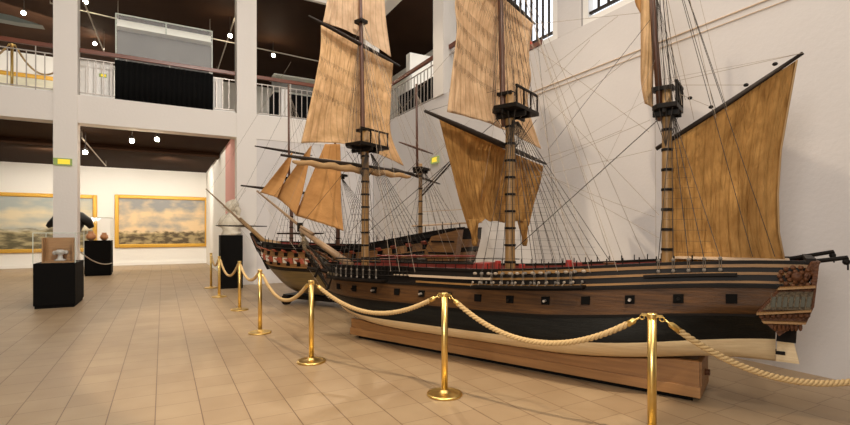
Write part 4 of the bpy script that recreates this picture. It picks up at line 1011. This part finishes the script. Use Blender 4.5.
MB().prism([(5.1, .75), (5.3, .95), (5.42, 1.15), (5.62, 1.32), (5.85, 1.58), (5.93, 1.54), (5.83, 1.36), (5.70, 1.18), (5.52, .95), (5.34, .7)], -.04, .04).build('stem_knee', M['black_wood'], R2)
for side in (1, -1):
    for k_ in range(3): MB().tube([H2.at(5.15, .70+.12*k_, side), (5.52, side*.16, 1.15+.09*k_), (5.84, side*.04, 1.42+.06*k_)], [.03, .024, .016], 6).build('head_rail', M['carved'] if k_ % 2 else M['black_wood'], R2)
qg = MB().prism([(.32, .75), (.82, .95), (.78, 1.25), (.65, 1.5), (.12, 1.62), (.18, 1.2), (.24, .95)], .42, .62).build('quarter_gallery', M['hull2_ochre'], R2)
for k_ in range(3): MB().box((.20, .60, 1.0+.2*k_), (.76-.06*k_, .65, 1.03+.2*k_)).build('gallery_moulding', M['black_wood'], qg)
K = lambda u, v_, y=0: S2.py(u, v_, y)
b0 = K(318, 262); b1 = K(264, 241); b2 = K(206, 189)
MB().tube([Vector((5.0, 0, 1.30)), b1, K(240, 219)], [.07, .055, .045], 10).build('bowsprit', M['spar'], R2, smooth=True)
MB().tube([K(248, 228), K(232, 213), b2], [.030, .026, .014], 8).build('jib_boom', M['boom'], R2, smooth=True)
c_ = K(243, 226); MB().tube([c_+Vector((0, -.75, 0)), c_, c_+Vector((0, .75, 0))], [.012, .022, .012], 8).build('spritsail_yard', M['spar_dark'], R2)
for x_, zt_, nm in ((4.60, 4.95, 'fore_mast'), (3.25, 5.0, 'main_mast'), (1.22, 4.45, 'mizzen_mast')):
    mast(nm, R2, x_, 0, 1.2, 2.9, .045, .035, M['spar'] if x_ < 2 else M['topmast'], 6); MB().tube([(x_+.07, 0, 2.65), (x_+.09, 0, zt_)], [.028, .020], 8).build(nm.replace('mast', 'topmast'), M['topmast'], R2, smooth=True)
    top(R2, x_, 2.77, .19, .12, False)
    for e in (.0, -.3, -.6):
        for sd in (1, -1):
            MB().line(H2.at(x_-.7+e, .95, sd), (x_+.08, 0, zt_-.2), .003, 4).build('backstay', M['rope_tan'], R2)
D = lambda u, v_, x_: S2.px(u, v_, x_)
yard('fore_yard', R2, D(241, 185.5, 4.70), D(330, 196, 4.70), .034, M['spar_dark'])
yard('fore_topsail_yard', R2, D(255, 146, 4.70), D(312, 155.5, 4.70), .028, M['spar_dark'])
yard('mizzen_topsail_yard', R2, D(399, 142, 1.30), D(433, 154, 1.30), .022, M['topmast'])
yard('crossjack_yard', R2, D(392, 168, 1.30), D(440, 184, 1.30), .026, M['spar_dark'])
MB().line(K(420, 198), K(452, 162), .016, 6).line(K(420, 194), K(451, 160), .01, 6).build('gaff', M['spar_dark'], R2)
MB().line(K(412, 226), K(482, 222), .02, 6).line(K(418, 212), K(470, 209), .008, 6).build('spanker_boom', M['deck'], R2)
shrouds(R2, H2, 4.58, 2.72, [4.5-.14*i for i in range(7)], .92, rat=.13, dead=False, r=.004)
shrouds(R2, H2, 3.22, 2.72, [3.2-.14*i for i in range(7)], .92, rat=.13, dead=False, r=.004)
shrouds(R2, H2, 1.19, 2.72, [1.15-.14*i for i in range(5)], .92, rat=.13, dead=False, r=.004)
def r2_(a, b2, y0=0, y1=0, r=.003, m='rope_dark'): MB().line(S2.py(*a, y0), S2.py(*b2, y1), r, 4).build('stay', M[m], R2)
r2_((291, 62), (210, 190), m='rope_tan'); r2_((290, 100), (232, 214)); r2_((290, 150), (252, 230)); r2_((290, 180), (264, 240)); r2_((244, 186), (215, 226), .5, .5, m='rope_tan'); r2_((419, 90), (330, 170)); r2_((419, 160), (350, 232), r=.005)
r2_((208, 190), (268, 262), m='rope_tan'); r2_((218, 227), (246, 190), .5, 0, m='rope_tan')
for i in range(30):
    X = .2+.165*i; p = H2.at(X, 1.0, 1); MB().line(p, p+Vector((0, 0, .09+.03*(i % 3))), .010, 4).build('rail_stanchion', M['black_wood'], R2)
# dolly
dl = empty('display_dolly', S2.o, math.atan2(.848, -.53), 'low dark wooden dolly with thick wheels under the far ship', 'dolly')
MB().box((.6, -.30, .12), (4.55, .30, .205)).build('platform', M['black_wood'], dl)
for x_ in (.9, 2.6, 4.35):
    for y_ in (.40, -.40): MB().tube([(x_, y_-.05, .11), (x_, y_+.05, .11)], .11, 16).build('wheel', M['black_wood'], dl)
